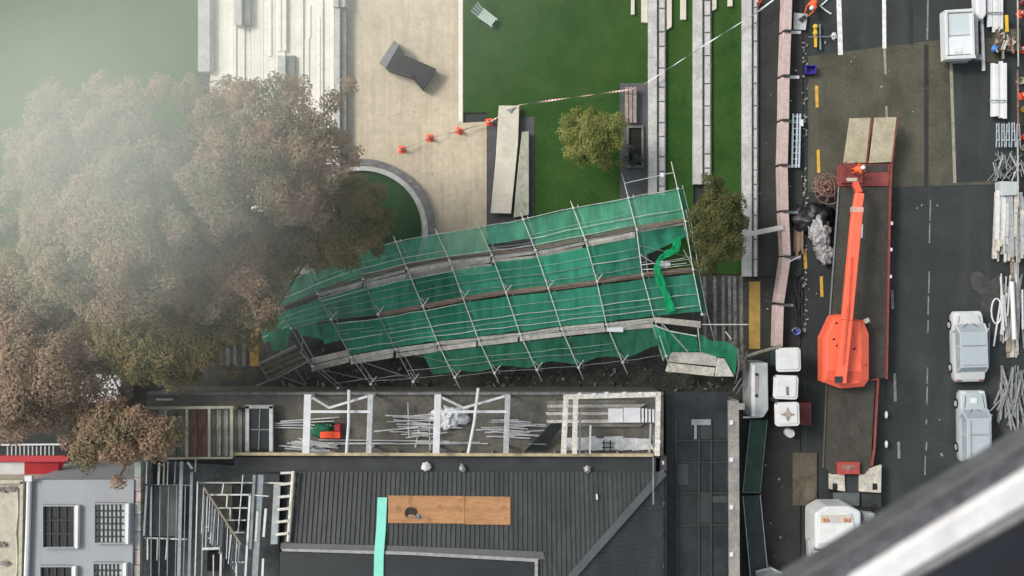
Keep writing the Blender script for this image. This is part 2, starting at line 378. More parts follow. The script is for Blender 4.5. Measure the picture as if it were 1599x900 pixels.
# pale steps, upper left: treads at different heights
mb = MB(); hs = [(328, 365, .30), (365, 392, .42), (392, 412, .50), (412, 430, .58), (430, 446, .66), (446, 474, .56), (474, 505, .44), (505, 522, .34)]
for x0, x1, z in hs: mb.prism(rect(x0, -1500, x1 - .5, 330, z), z)
for x0, x1, y0, y1, z in ((362, 369, 40, 330, .56), (371, 382, 40, 330, .52), (419, 424, -600, 88, .66), (433, 439, -600, 80, .74), (441, 447, -600, 80, .8), (482, 485, 8, 60, .5), (497, 500, 26, 300, .48), (476, 483, 60, 300, .5)):
    mb.prism(rect(x0, y0, x1, y1, z), .3)
struct('stone_steps', mb, steps_m, .02)

# ------------------------------------------------------------------ walls around the lawns
def wall(x0, x1, xs, y0, y1, z, label, name='stone_wall', shift=0):
    t = thing(name, label, 'wall', P((x0 + xs) / 2, (y0 + y1) / 2, 0))
    MB().prism(pp([(x0, y0), (x1, y0), (x1 + shift, y1), (x0 + shift, y1)], z), z).build('coping', stone, t, .02)
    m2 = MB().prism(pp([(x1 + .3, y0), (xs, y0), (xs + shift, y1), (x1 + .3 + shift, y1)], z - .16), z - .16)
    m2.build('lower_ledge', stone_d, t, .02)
    g = MB()
    y = max(y0, -40)
    while y < y1 - 12:
        L_ = random.uniform(20, 44)
        g.prism(pp([(x1 + 3.5, y + 1), (xs - 2, y + 1), (xs - 2, min(y1, y + L_)), (x1 + 3.5, min(y1, y + L_))], z - .1), .06); y += L_ + 1
    g.build('ledge_block', stone, t, .01)
    return t
wall(1013, 1026, 1040, -400, 305, .5, 'long grey stone wall at the right edge of the big lawn')
wall(1083, 1097, 1111, -400, 288, .5, 'long grey stone wall between the two narrow grass strips')
wall(1160, 1174, 1184, -400, 432, .5, 'long grey stone wall bordering the dark footpath')
wall(309, 328, 329, -400, 112, .75, 'wide pale grey wall between left lawn and white steps')
def slimwall(x0, x1, y0, y1, z, label, m=stone, m2=stone_d):
    t = thing('stone_wall', label, 'wall', P((x0 + x1) / 2, (y0 + y1) / 2, 0)); xm = x0 + (x1 - x0) * .45
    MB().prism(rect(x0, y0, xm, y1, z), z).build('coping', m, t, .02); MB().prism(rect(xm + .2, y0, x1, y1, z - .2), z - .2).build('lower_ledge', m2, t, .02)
slimwall(522, 541, 12, 262, .85, 'tall dark grey wall dividing the white steps from the plaza')
slimwall(520, 539, -400, 11, 1.05, 'pale grey wall block at the top end of the plaza wall', stone, stone)
slimwall(366, 391, -400, 39, 1.1, 'short grey wall among the white steps')  # its darker half is the wall's shadow painted as stone
slimwall(433, 461, 87, 150, 1.0, 'grey block at the foot of the white steps by the big tree')
# curved planter wall
def arc(cx, cy, r, a0, a1, n, z): return [P(cx + r * math.cos(R(a0 + (a1 - a0) * i / n)), cy - r * math.sin(R(a0 + (a1 - a0) * i / n)), z) for i in range(n + 1)]
struct('garden_bed', MB().prism(arc(562, 360, 96, 0, 360, 48, .2)[:-1], .2), M('dark green grass', (.016, .055, .016), .9, .3, .6, fine=8, bump=.3, world=True))  # grass of a darker green than the lawns
t = thing('curved_wall', 'curved grey planter wall around the round garden under the tree', 'wall', P(565, 360, 0))
mb = MB()
for i in range(40):
    a0, a1 = -20 + i * 4.6, -20 + (i + 1) * 4.6
    q = [arc(565, 362, 114, a0, a1, 1, .55), arc(565, 362, 104, a0, a1, 1, .55)]
    mb.prism([q[0][0], q[0][1], q[1][1], q[1][0]], .55)
mb.build('outer_course', stone_d, t)
mb = MB()
for i in range(40):
    a0, a1 = -20 + i * 4.6, -20 + (i + 1) * 4.6
    q = [arc(565, 362, 103.6, a0, a1, 1, .46), arc(565, 362, 95.5, a0, a1, 1, .46)]
    mb.prism([q[0][0], q[0][1], q[1][1], q[1][0]], .46)
mb.build('inner_coping', stone, t)
# pale stone tongues at the top of the lawns
for k, (x0, x1, y1, y2, lab) in enumerate(((985, 992, 23, 23, 'narrow pale stone strip ending in the lawn, leftmost of the row at the top edge'),
        (1001, 1012.5, 35, 36, 'broad pale stone strip against the left face of the long lawn wall'),
        (1040.5, 1050, 47, 42, 'broad pale stone strip against the right face of the long lawn wall'),
        (1062, 1072.5, 31, 31, 'pale stone strip alone in the middle of the first narrow grass strip'),
        (1111.5, 1120, 17, 14, 'short pale stone strip against the right face of the middle wall'),
        (1136, 1145, 10, 10, 'shortest pale stone strip, in the second narrow grass strip'))):
    o = MB().prism(pp([(x0, -300), (x1, -300), (x1 - .8, y2), (x0 + .8, y1)], .3), .3).build('stone_strip', cream_stone, None, .03)
    tag(o, lab, 'stone strip', 'pale stone strips at the top of the lawns')
# long stone benches
t = thing('stone_bench', 'long cream stone bench slab on dark slate beside the plaza', 'bench', P(788, 250, .1))
MB().prism(pp([(779, 165), (811, 165), (809, 225), (798, 334), (766, 333), (774, 250)], .62), .16).build('seat', cream_stone, t, .03)
MB().prism(pp([(786, 172), (805, 172), (794, 328), (773, 328)], .46), .36).build('plinth', stone_d, t)
MB().add([P(790, 171, .63), P(806, 168, .63), P(799, 178, .63), P(798, 172, .70)], [[0, 1, 3], [1, 2, 3], [2, 0, 3], [0, 2, 1]]).build('tape_knot', galv_d, t)
t = thing('stone_bench', 'weathered grey green stone bench slab right of the cream bench', 'bench', P(816, 270, .1))
MB().prism(pp([(815, 206), (826, 205), (826, 336), (802, 340), (806, 290), (811, 240)], .55), .15).build('seat', grey_cream, t, .03)
MB().prism(pp([(817, 210), (824, 210), (823, 330), (806, 332)], .40), .3).build('plinth', stone_d, t)
# timber bench by the wall
t = thing('park_bench', 'pinkish timber bench on grey paving beside the lawn wall', 'bench', P(984, 164, .13))
for x in (976, 982.5, 989): MB().prism(rect(x, 136, x + 5, 192, .58), .05).build('slat', M('bench slat', (.28, .23, .21), .8, .2, 3) if x == 976 else bpy.data.materials['bench slat'], t, .008)
for y in (142, 184): MB().box(P(984.8, y, .33), (.62, .1, .40)).build('leg', stone_d, t)

# ------------------------------------------------------------------ trees
def leaf_mat(name, cols, sc_=.55):
    m = bpy.data.materials.new(name); m.use_nodes = True; nt = m.node_tree; n = nt.nodes; L = nt.links
    b = n['Principled BSDF']; b.inputs['Roughness'].default_value = .7; b.inputs['Specular IOR Level'].default_value = .2
    g = n.new('ShaderNodeNewGeometry'); t = n.new('ShaderNodeTexNoise'); t.inputs['Scale'].default_value = sc_; t.inputs['Detail'].default_value = 3
    L.new(g.outputs['Position'], t.inputs[0])
    ad = n.new('ShaderNodeMath'); ad.operation = 'MULTIPLY_ADD'; ad.inputs[1].default_value = .13; 
    L.new(g.outputs['Random Per Island'], ad.inputs[0]); L.new(t.outputs[0], ad.inputs[2])
    cr = n.new('ShaderNodeValToRGB'); e = cr.color_ramp.elements
    pos = np.linspace(.38, .70, len(cols))
    e[0].position = pos[0]; e[0].color = (*cols[0], 1); e[1].position = pos[-1]; e[1].color = (*cols[-1], 1)
    for p_, c_ in zip(pos[1:-1], cols[1:-1]):
        q = e.new(p_); q.color = (*c_, 1)
    L.new(ad.outputs[0], cr.inputs[0]); L.new(cr.outputs[0], b.inputs['Base Color'])
    tl = n.new('ShaderNodeBsdfTranslucent'); L.new(cr.outputs[0], tl.inputs[0])
    mx = n.new('ShaderNodeMixShader'); mx.inputs[0].default_value = .38
    L.new(b.outputs[0], mx.inputs[1]); L.new(tl.outputs[0], mx.inputs[2]); L.new(mx.outputs[0], n['Material Output'].inputs[0])
    return m
leaf_brown = leaf_mat('autumn brown leaves', [(0.156, 0.156, 0.082), (0.264, 0.222, 0.132), (0.360, 0.264, 0.174), (0.432, 0.288, 0.210)])
leaf_pale = leaf_mat('pale autumn leaves', [(0.198, 0.193, 0.121), (0.297, 0.264, 0.171), (0.396, 0.319, 0.220), (0.418, 0.297, 0.220)])
leaf_olive = leaf_mat('olive leaves', [(0.112, 0.118, 0.047), (0.179, 0.168, 0.069), (0.241, 0.207, 0.095), (0.291, 0.213, 0.118)])
leaf_rust = leaf_mat('rusty leaves', [(0.207, 0.178, 0.119), (0.329, 0.252, 0.177), (0.401, 0.291, 0.220), (0.449, 0.344, 0.236)])
leaf_lime = leaf_mat('yellow green leaves', [(0.130, 0.159, 0.042), (0.224, 0.254, 0.073), (0.307, 0.319, 0.106)], 1.2)
leaf_dark = leaf_mat('dark olive needles', [(0.065, 0.076, 0.027), (0.110, 0.121, 0.044), (0.158, 0.158, 0.061)], 1.2)
leaf_blue = leaf_mat('grey green shrub leaves', [(.045, .065, .055), (.08, .105, .09), (.12, .15, .13)], 2)
def crown_mesh(name, mat, clumps, leaf, per_m2, parent):
    V = []; 
    for (c, r) in clumps:
        n = int(per_m2 * r * r)
        d = RNG.normal(size=(n, 3)); d /= np.linalg.norm(d, axis=1)[:, None]
        d[:, 2] = np.where(d[:, 2] < -.35, -d[:, 2], d[:, 2])
        rad = r * (.45 + .62 * RNG.random(n) ** .6)
        rad *= 1 + .22 * np.sin(5 * d[:, 0] + c[0] * 3) * np.cos(4 * d[:, 1] + c[1])
        p = np.array(c)[None] + d * rad[:, None] * np.array([1, 1, .8])
        nrm = d + RNG.normal(size=(n, 3)) * .38 + np.array([0, 0, .45]); nrm /= np.linalg.norm(nrm, axis=1)[:, None]
        a = np.cross(nrm, RNG.normal(size=(n, 3))); a /= np.linalg.norm(a, axis=1)[:, None]; b = np.cross(nrm, a)
        s = leaf * (.6 + .8 * RNG.random(n))[:, None]
        q = np.stack([p - a * s, p + b * s * .6, p + a * s, p - b * s * .6], 1)
        V.append(q)
    V = np.concatenate(V).reshape(-1, 3) - np.array(ORG[parent.name])[None]
    nf = len(V) // 4
    me = bpy.data.meshes.new(name); me.vertices.add(len(V)); me.vertices.foreach_set('co', V.ravel())
    me.loops.add(nf * 4); me.loops.foreach_set('vertex_index', np.arange(nf * 4)); me.polygons.add(nf)
    me.polygons.foreach_set('loop_start', np.arange(0, nf * 4, 4)); me.polygons.foreach_set('loop_total', np.full(nf, 4))
    me.materials.append(mat); me.update(calc_edges=True); me.validate()
    o = bpy.data.objects.new(name, me); C.objects.link(o); o.parent = parent; return o
def tree(name, label, px, py, zc, rx, ry, rz, mat, nclump, cr, leaf=.15, per=260, group=None, extra=(), trunk=.3):
    """px,py crown centre in the photo at height zc; radii in metres"""
    c = P(px, py, zc); base = Vector((c.x, c.y, .1))
    t = thing(name, label, 'tree', base, group); cl = []
    for i in range(nclump):
        ph = i * 2.39996 + random.uniform(-.3, .3); u = (i + .5) / nclump
        rr = math.sqrt(u) * random.uniform(.86, 1.08); z = math.sqrt(max(0, 1 - min(1, u))) 
        wob = 1 + .16 * math.sin(3 * ph + px) + .1 * math.sin(5 * ph + py)
        cl.append(((c.x + rx * rr * wob * math.cos(ph), c.y + ry * rr * wob * math.sin(ph), zc + rz * (z - .35) + random.uniform(-.7, .5) * rz * .3), cr * random.uniform(.6, 1.25)))
    for (ex, ey, ez, er) in extra: cl.append((tuple(P(ex, ey, ez)), er))
    crown_mesh('crown', mat, cl, leaf, per, t)
    m = MB(); top = Vector((c.x, c.y, zc - rz * .2))
    m.tube([base, base.lerp(top, .5) + Vector((.12, .08, 0)), top], trunk, 8, trunk * .55)
    for k in range(0, len(cl), max(1, len(cl) // 26)):
        e = Vector(cl[k][0]); s = base.lerp(top, random.uniform(.45, .85)); mid = s.lerp(e, .55) + Vector((0, 0, .3)); e = e + Vector((0, 0, cl[k][1] * .55))
        m.tube([s, mid, e], trunk * .38, 5, .03)
    m.build('trunk', bark, t, smooth=True)
    return t
tree('autumn_tree', 'huge pale autumn tree with hazy beige crown at the left of the photo', 190, 315, 12.5, 5.2, 5.4, 3.6, leaf_pale, 120, 1.05, .075, 1000, 'trees along the lane', trunk=.45,
     extra=[(5, 465, 10, 1.0), (18, 488, 9.5, 1.0), (30, 505, 9.5, .9), (20, 300, 11, .9), (12, 360, 11, 1.0), (40, 440, 10, 1.1), (60, 470, 10, 1.0), (10, 420, 10, 1.1)])
tree('autumn_tree', 'greyish brown autumn tree overhanging the white steps', 405, 240, 11, 3.9, 3.9, 3.0, leaf_brown, 70, .95, .075, 1000, 'trees along the lane', trunk=.35,
     extra=[(470, 330, 9, 1.0), (440, 380, 9, .9), (545, 135, 9, .5), (520, 160, 9, .7), (535, 215, 9, .5), (300, 150, 11, 1.0), (255, 140, 11, .8)])
tree('olive_tree', 'olive brown tree spreading over the round walled garden', 505, 345, 7.5, 3.4, 2.9, 2.0, leaf_olive, 60, .8, .075, 1000, 'trees along the lane', trunk=.25,
     extra=[(590, 300, 6, .6), (605, 340, 6, .55), (560, 285, 6, .6), (440, 420, 7, .9), (410, 460, 7, .9), (420, 500, 7, .7), (395, 480, 6.5, .8), (455, 395, 6.5, .8), (380, 520, 6.5, .8), (360, 490, 7, .9), (400, 540, 6, .5), (340, 530, 6.5, .8), (590, 390, 6, .5)])
tree('autumn_tree', 'brown autumn tree between the hazy tree and the green net', 350, 420, 9.5, 3.3, 2.6, 2.4, leaf_brown, 50, .9, .075, 1000, 'trees along the lane', trunk=.3)
tree('olive_tree', 'dark olive tree standing over the lane crossing', 245, 535, 8.5, 3.6, 1.7, 2.0, leaf_olive, 46, .8, .075, 1000, 'trees along the lane', trunk=.28,
     extra=[(330, 560, 7, .7), (300, 585, 6.5, .6), (365, 580, 6, .45), (150, 560, 8.5, .9), (60, 500, 9, 1.0), (100, 480, 9, 1.0), (160, 500, 9, 1.0), (280, 500, 8, .9), (120, 520, 9, .9)])
tree('rusty_tree', 'rusty brown tree at the left edge above the red awning', 45, 585, 9.5, 3.0, 2.9, 2.4, leaf_rust, 56, .9, .075, 1000, 'trees along the lane', trunk=.3)
tree('rusty_tree', 'rust and olive tree leaning over the pale flat roof', 184, 676, 8.6, 2.75, 1.45, 1.6, leaf_brown, 36, .75, .075, 1000, 'trees along the lane', trunk=.25,
     extra=[(185, 752, 7.5, .45), (150, 606, 7, .32), (195, 612, 7, .5), (120, 640, 7.5, .7), (205, 590, 7, .5), (170, 572, 7.5, .5), (250, 680, 7, .4), (232, 655, 7, .5), (215, 690, 7, .6), (195, 640, 7, .6)])
tree('small_tree', 'small yellow green tree on the lawn beside the grey paving', 924, 214, 3.6, 1.6, 1.5, 1.1, leaf_lime, 34, .55, .06, 1500, trunk=.1, extra=[(945, 258, 2.4, .4), (968, 252, 2.2, .3), (900, 175, 3.4, .35)])
tree('conifer_tree', 'dark olive bushy tree right of the netting beside the footpath wall', 1120, 350, 4.0, 1.35, 2.45, 1.3, leaf_dark, 44, .55, .06, 1500, trunk=.12, extra=[(1123, 285, 3.2, .35), (1108, 415, 3, .4)])
t = thing('planter_shrub', 'grey green shrub growing in the dark square planter pit by the lawn wall', 'shrub', P(990, 240, .13))
crown_mesh('foliage', leaf_blue, [(tuple(P(984, 232, .6)), .3), (tuple(P(978, 248, .55)), .26), (tuple(P(994, 247, .5)), .28), (tuple(P(988, 255, .5)), .24), (tuple(P(1001, 250, .5)), .2)], .06, 1500, t)
MB().tube([P(988, 242, .13), P(987, 241, .6)], .05).build('stem', bark, t)
t = thing('planter_box', 'dark square planter pit with low rim beside the shrub', 'planter', P(992, 226, .13))
mb = MB()
for q in (rect(979, 196, 1005, 200, .3), rect(979, 258, 1005, 262, .3), rect(979, 200, 982, 258, .3), rect(1002, 200, 1005, 258, .3)): mb.prism(q, .172)
mb.build('rim', stone_d, t); MB().prism(rect(982, 200, 1002, 258, .16), .03).build('soil', M('wet soil', (.018, .016, .013), .95, .3, 5), t)

# ------------------------------------------------------------------ sculpture, chair, cones, tape
t = thing('sculpture', 'dark hourglass shaped steel sculpture lying on the pale plaza', 'sculpture', P(637, 103, .13))
top = [P(623, 71, 1.25), P(633, 87, 1.2), P(682, 108, .9), P(660, 141, .85), P(644, 121, 1.1), P(602, 107, 1.3)]
mb = MB(); n = len(top); bot = [Vector((v.x, v.y, .13)).lerp(Vector((P(640, 106, 0).x, P(640, 106, 0).y, .13)), .06) for v in top]
ctr = P(639, 104, 1.02)
mb.add(top + bot + [ctr], [[(i + 1) % n, i, 2 * n] for i in range(n)] + [[i, (i + 1) % n, (i + 1) % n + n, i + n] for i in range(n)])
mb.build('body', sculp_m, t)
MB().add([P(615.5, 63, .75), P(623, 71, 1.26), P(602, 107, 1.31), P(592, 99, .8), P(617, 66, .13), P(623, 72, .13), P(603, 106, .13), P(594, 98, .13)],
         [[1, 0, 3, 2], [0, 4, 7, 3], [0, 1, 5, 4], [3, 7, 6, 2], [1, 2, 6, 5]]).build('end_plate', sculp_l, t)
pale_pl = M('pale green white plastic', (.42, .52, .46), .5, .06, 4)
t = thing('deck_chair', 'pale plastic deck chair standing alone on the lawn', 'chair', P(756, 26, .12))
def lp(u, v, z):  # along the chair, across it
    d = Vector((math.cos(R(-36)), math.sin(R(-36)), 0)); s_ = Vector((-d.y, d.x, 0)); o_ = P(756, 27, .12)
    return Vector((o_.x, o_.y, .12)) + d * u + s_ * v + Vector((0, 0, z))
for k in range(6):
    u = -.25 + k * .17
    MB().prism([lp(u, -.3, .4), lp(u + .145, -.28, .4), lp(u + .145, .28, .4), lp(u, .3, .4)], .03).build('seat_slat', pale_pl, t)
for v in (-.24, -.08, .08, .24): MB().beam(lp(-.27, v, .42), lp(-.72, v * 1.25, .78), .12, .03).build('back_slat', pale_pl, t)
for v in (-.31, .31):
    MB().beam(lp(-.3, v, .45), lp(.85, v * .85, .38), .06, .05).build('side_rail', pale_pl, t)
    for u in (-.2, .7): MB().beam(lp(u, v, .4), lp(u + .05, v, 0), .05).build('leg', pale_pl, t)
# traffic cones
cone0 = thing('traffic_cone', 'x', 'cone', (0, 0, 0), 'orange cones holding the barrier tape')
MB().box((0, 0, .025), (.44, .44, .05)).build('base', cone_o, cone0, .02)
MB().lathe([(.17, .05), (.13, .25), (.115, .33)], n=14).lathe([(.085, .45), (.05, .68), (.035, .70), (.02, .70)], n=14).build('cone_body', cone_o, cone0)
MB().lathe([(.115, .33), (.085, .45)], n=14).build('reflective_band', white_m, cone0)
cones = [(628, 234, .13, 'orange traffic cone nearest the curved planter wall, first of the taped row'), (671, 216, .13, 'orange traffic cone second in the taped row on the plaza'),
         (717, 205, .13, 'orange traffic cone third in the taped row, before the lawn corner'), (764, 191, .12, 'orange traffic cone at the slate edge beside the cream bench'),
         (1182, 4, .11, 'orange traffic cone on the footpath wall at the top of the photo'), (1594, 78, .004, 'orange traffic cone beside the crate of rubble at the right edge'),
         (1593, 22, .004, 'orange traffic cone at the upper right corner past the white bundle'), (1596, 150, .004, 'orange traffic cone beside the long white sheet bundle at the right edge')]
for i, (x, y, z, lab) in enumerate(cones):
    o = cone0 if i == 0 else copy_tree(cone0)
    o.location = P(x, y, z); o.rotation_euler.z = random.uniform(0, 1.5); o['label'] = lab
    if i > 3: o['group'] = 'orange cones around the road works'
def tape_mat(name, a, b, s):
    m = M(name, a, .6, .05, 2); nt = m.node_tree; n = nt.nodes
    wv = n.new('ShaderNodeTexWave'); wv.inputs['Scale'].default_value = s; tc = n.new('ShaderNodeTexCoord'); nt.links.new(tc.outputs['Object'], wv.inputs[0])
    gt = n.new('ShaderNodeMath'); gt.operation = 'GREATER_THAN'; gt.inputs[1].default_value = .62; nt.links.new(wv.outputs['Fac'], gt.inputs[0])
    mul_layer(m, gt.outputs[0], b); return m
tape_rw = tape_mat('red and white tape', (.62, .60, .57), (.55, .16, .12), 1.6)
def tape(pts, label, wd, m):
    mb = MB(); pr = []
    for (a, b) in zip(pts[:-1], pts[1:]):
        n = max(2, int((Vector(a[:2]) - Vector(b[:2])).length / 9))
        for k in range(n):
            u = k / n; sag = -.25 * 4 * u * (1 - u)
            pr.append(P(a[0] + (b[0] - a[0]) * u, a[1] + (b[1] - a[1]) * u, a[2] + (b[2] - a[2]) * u + sag))
    pr.append(P(*pts[-1])); prev = None
    for i, p in enumerate(pr):
        d = (pr[min(i + 1, len(pr) - 1)] - pr[max(i - 1, 0)]).normalized(); s = d.cross(Vector((0, 0, 1))).normalized(); tw = i * .55
        o = (s * math.cos(tw) * .8 + Vector((0, 0, 1)) * math.sin(tw)) * wd / 2 + s * wd * .12
        mb.v += [p - o, p + o]
        if i: k = len(mb.v) - 4; mb.f.append([k, k + 1, k + 3, k + 2]); mb.m.append(0)
    tag(mb.build('barrier_tape', m), label, 'tape')
tape([(628, 234, .7), (671, 216, .75), (717, 205, .75), (764, 191, .72)], 'sagging barrier tape strung between the orange cones on the plaza', .06, timber)
tape([(764, 191, .75), (811, 164, .85), (868, 156, .9), (985, 140, 1.0), (1012, 128, 1.0)], 'red and white barrier tape stretched over the lawn to the bench', .10, tape_rw)
tape([(1012, 128, 1.0), (1098, 72, 1.2), (1180, 21, 1.2), (1226, -14, 1.2)], 'taut white barrier tape crossing the walls to the footpath', .10, white_m)
# ------------------------------------------------------------------ fallen scaffold
NODES = {  # standards: points where each crosses the five level lines (top edge, deck 1, deck 2, deck 3, foot)
 'i': [(421, 455), (433, 482), (455, 513), (488, 572), (528, 606)],
 'h': [(480, 425), (496, 459), (517, 499), (548, 558), (579, 600)],
 'g': [(553, 394), (567, 436), (590, 491), (618, 546), (645, 596)],
 'f': [(618, 378), (635, 419), (660, 478), (684, 537), (710, 590)],
 'e': [(683, 366), (702, 407), (723, 466), (747, 530), (772, 583)],
 'd': [(748, 355), (768, 399), (790, 457), (812, 522), (838, 578)],
 'c': [(817, 343), (836, 391), (856, 450), (877, 514), (903, 574)],
 'b': [(895, 325), (914, 375), (932, 440), (947, 507), (972, 566)],
 'a': [(981, 309), (994, 359), (1003, 429), (1022, 499), (1040, 556)],
 'j': [(1058, 295), (1070, 346), (1082, 421), (1096, 491), (1108, 540)]}
NODES['m'] = [(392, 474), (400, 497), (412, 533), (436, 590), (476, 626)]
ROW = 'ihgfedcbaj'
ZL = [2.3, 2.6, 3.0, 3.2, 2.9]
sag = {'m': -.9, 'i': -.7, 'h': -.3, 'g': 0, 'f': .15, 'e': .2, 'd': .2, 'c': .15, 'b': .1, 'a': 0, 'j': -.1}
def N(k, l, dz=0, dx=0, dy=0):
    """level l may be fractional"""
    l0 = min(3, int(l)); u = l - l0; a, b = NODES[k][l0], NODES[k][l0 + 1]
    z = ZL[l0] + (ZL[l0 + 1] - ZL[l0]) * u + sag[k]
    return P(a[0] + (b[0] - a[0]) * u + dx, a[1] + (b[1] - a[1]) * u + dy, z + dz)
S = thing('fallen_scaffold', 'long collapsed scaffold wrapped in green netting lying across the lane', 'scaffold', P(760, 470, 0))
rs = .026
for k in ROW:
    ext0 = {'a': -.75, 'j': -.82}.get(k, -.22); ext1 = 4.35 if k not in 'j' else 3.05
    pts = [N(k, l + (ext0 if l == 0 else 0)) for l in (0, 1, 2, 3)] 
    pts += [N(k, min(ext1, 3.99))] + ([N(k, 4) + (N(k, 4) - N(k, 3.6)) * .8] if k not in 'j' else [])
    MB().tube(pts, rs + .005, 6).build('standard', galv_d if k in 'ihg' else tube_m, S, smooth=True)
    b0 = -.12
    pts = [N(k, l, -.95, 9, 1) for l in (0 + b0, 1, 2, 3)] + [N(k, 3.95, -.95, 10, 2)]
    MB().tube(pts, rs, 6).build('standard', tube_m, S, smooth=True)
    # couplers and short transoms seen as little Y forks at each level
    for l in range(0, 5 if k != 'j' else 4):
        m = MB(); p = N(k, l)
        m.box(p + Vector((0, 0, .02)), (.14, .12, .12), .3)
        m.tube([p + Vector((0, 0, -.04)), N(k, l, -.95, 9, 1)], .03, 5)
        if l in (2, 4) and k in 'hgfedcb':
            m.tube([N(k, l, .02), N(k, l, .3, 9, -12)], .026, 5)
            m.tube([N(k, l, .02, 4, -4), N(k, l, .25, -4, -14)], .02, 5)
        m.build('coupler', tube_m, S)
def curve_line(l, ks, dz=0, dx=0, dy=0, wob=.035):
    pts = []
    for a, b in zip(ks[:-1], ks[1:]):
        for u in (0, .33, .66):
            pts.append(N(a, l, dz, dx, dy).lerp(N(b, l, dz, dx, dy), u) + Vector((0, random.uniform(-wob, wob), random.uniform(-wob, wob) * 2)))
    pts.append(N(ks[-1], l, dz, dx, dy)); return pts
for l, ks in ((0, 'ihgfedcbaj'), (.62, 'cbaj'), (.62, 'ihgfe'), (.84, 'gfedcba'), (.02, 'mi'), (1.0, 'mi'), (1.6, 'mi'), (1.85, 'mi'), (1.0, 'ihgfedcbaj'), (1.28, 'hgfe'), (1.62, 'ihgfedcb'), (1.6, 'ba'), (1.83, 'ihgfedcba'), (2, 'ihgfedcbaj'), (1.9, 'aj'), (1.78, 'aj'),
              (2.12, 'hgfe'), (2.55, 'hgfedcbaj'), (2.8, 'hgfedcbaj'), (3.0, 'gfedcba'), (3.66, 'gfedcb'), (3.97, 'fedcba'), (3.8, 'ihg'), (3.9, 'hgf')):
    MB().tube(curve_line(l, ks), rs * (.95 if l < 3 else .8), 5).build('guard_rail', galv_d if l > 3.5 or ks[0] == 'i' and l > .9 else tube_m, S, smooth=True)
MB().tube([N('a', -.45), N('j', -.5)], rs, 5).build('guard_rail', tube_m, S)
MB().box(N('a', -.45).lerp(N('j', -.5), .76), (.22, .22, .12)).build('coupler', white_m, S)
for l, ks in ((.42, 'hgfe'), (.5, 'cba'), (1.42, 'ihgfedcba'), (2.32, 'hgfedcbaj'), (2.42, 'hgf'), (2.68, 'gfedcba'), (3.5, 'fedcb')):
    MB().tube(curve_line(l, ks, -.05), .015, 4).build('net_rope', net_rope, S, smooth=True)
for l, ks in ((.7, 'hgfedcbaj'), (1.7, 'hgfedcba'), (2.65, 'hgfedcba')):
    MB().tube(curve_line(l, ks, -.95, 9, 1), rs * .9, 5).build('rear_ledger', tube_m, S)
# diagonals
for (k0, l0, k1, l1) in (('h', 3.05, 'g', 3.9), ('g', 3.05, 'f', 3.55), ('i', 3.1, 'h', 3.85), ('d', .75, 'c', .98), ('d', .9, 'c', .8), ('a', 1.35, 'j', 1.75)):
    MB().tube([N(k0, l0, -.1), N(k1, l1, -.1)], .019, 5).build('diagonal_brace', galv_d, S)
# netting panels bay by bay
def net(k0, k1, l0, l1, m, nu=12, nv=8, u0=0, u1=1, amp=.13, dz=-.12, seed=0, cut=None):
    mb = MB()
    for j in range(nv + 1):
        for i in range(nu + 1):
            u = u0 + (u1 - u0) * i / nu; v = j / nv
            l = l0 + (l1 - l0) * v
            if cut: l = l0 + (cut(u) - l0) * v
            p = N(k0, l, dz).lerp(N(k1, l, dz), u)
            e = min(1, 4 * v * (1 - v) + .15)
            p.z += amp * e * (noise.noise(Vector((p.x * 1.1 + p.y * .5, p.y * .6, seed))) * 1.5 - .5) + .04 * noise.noise(p * 3.1)
            p.y += .05 * noise.noise(p * 1.3 + Vector((seed, 0, 0)))
            mb.v.append(p)
    for j in range(nv):
        for i in range(nu):
            q = j * (nu + 1) + i; mb.f.append([q, q + nu + 1, q + nu + 2, q + 1]); mb.m.append(0)
    mb.build('net_panel', m, S, smooth=True)
for i, (a, b) in enumerate(zip(ROW[:-1], ROW[1:])):
    # band 1
    if (a, b) == ('d', 'c'): net(a, b, .02, .62, net_a, seed=i, amp=.2)
    else: net(a, b, .02, .93, net_a, seed=i)
    # band 2
    if (a, b) == ('a', 'j'): net(a, b, 1.08, 1.5, net_b, seed=i, amp=.25, cut=lambda u: 1.62 - .32 * u)
    else: net(a, b, 1.2 if a in 'ih' else (1.26 if a in 'gfe' else 1.18), 1.97, net_b, seed=10 + i)
    # band 3
    if a == 'i': net(a, b, 2.05, 2.55, net_b, seed=20 + i, u0=.55)
    else: net(a, b, 2.1, 2.93, net_b, seed=20 + i)
    # band 4
    if a in 'fedcb': net(a, b, 3.22, 3.78, net_c, seed=30 + i, cut=lambda u, a=a: 3.86 - .06 * math.sin(u * 5 + ord(a)) - .12 * u * (1 if a == 'b' else 0))
    if a == 'g': net(a, b, 3.2, 3.84, net_c, seed=30 + i, u0=.55, nu=6)
net('m', 'i', .05, .95, net_b, seed=41); net('m', 'i', 1.1, 2.05, net_b, seed=42, amp=.2); net('i', 'h', 1.98, 2.5, net_b, seed=43, u0=.1, u1=.6, amp=.2, cut=lambda u: 2.15 + .5 * u)
MB().tube([N('m', l) for l in (-.1, 1, 2, 2.3)], rs, 6).build('standard', galv_d, S, smooth=True)
# net over the right end (return)
MB().add([N('j', 0, -.1), N('j', 0, -.9, 9, 1), N('j', .98, -.9, 9, 1), N('j', .98, -.1)], [[0, 1, 2, 3]]).build('net_return', net_b, S)
MB().add([N('j', 2.1, -.1), N('j', 2.1, -.9, 8, 1), N('j', 2.95, -.9, 8, 1), N('j', 2.95, -.1)], [[0, 1, 2, 3]]).build('net_return', net_b, S)
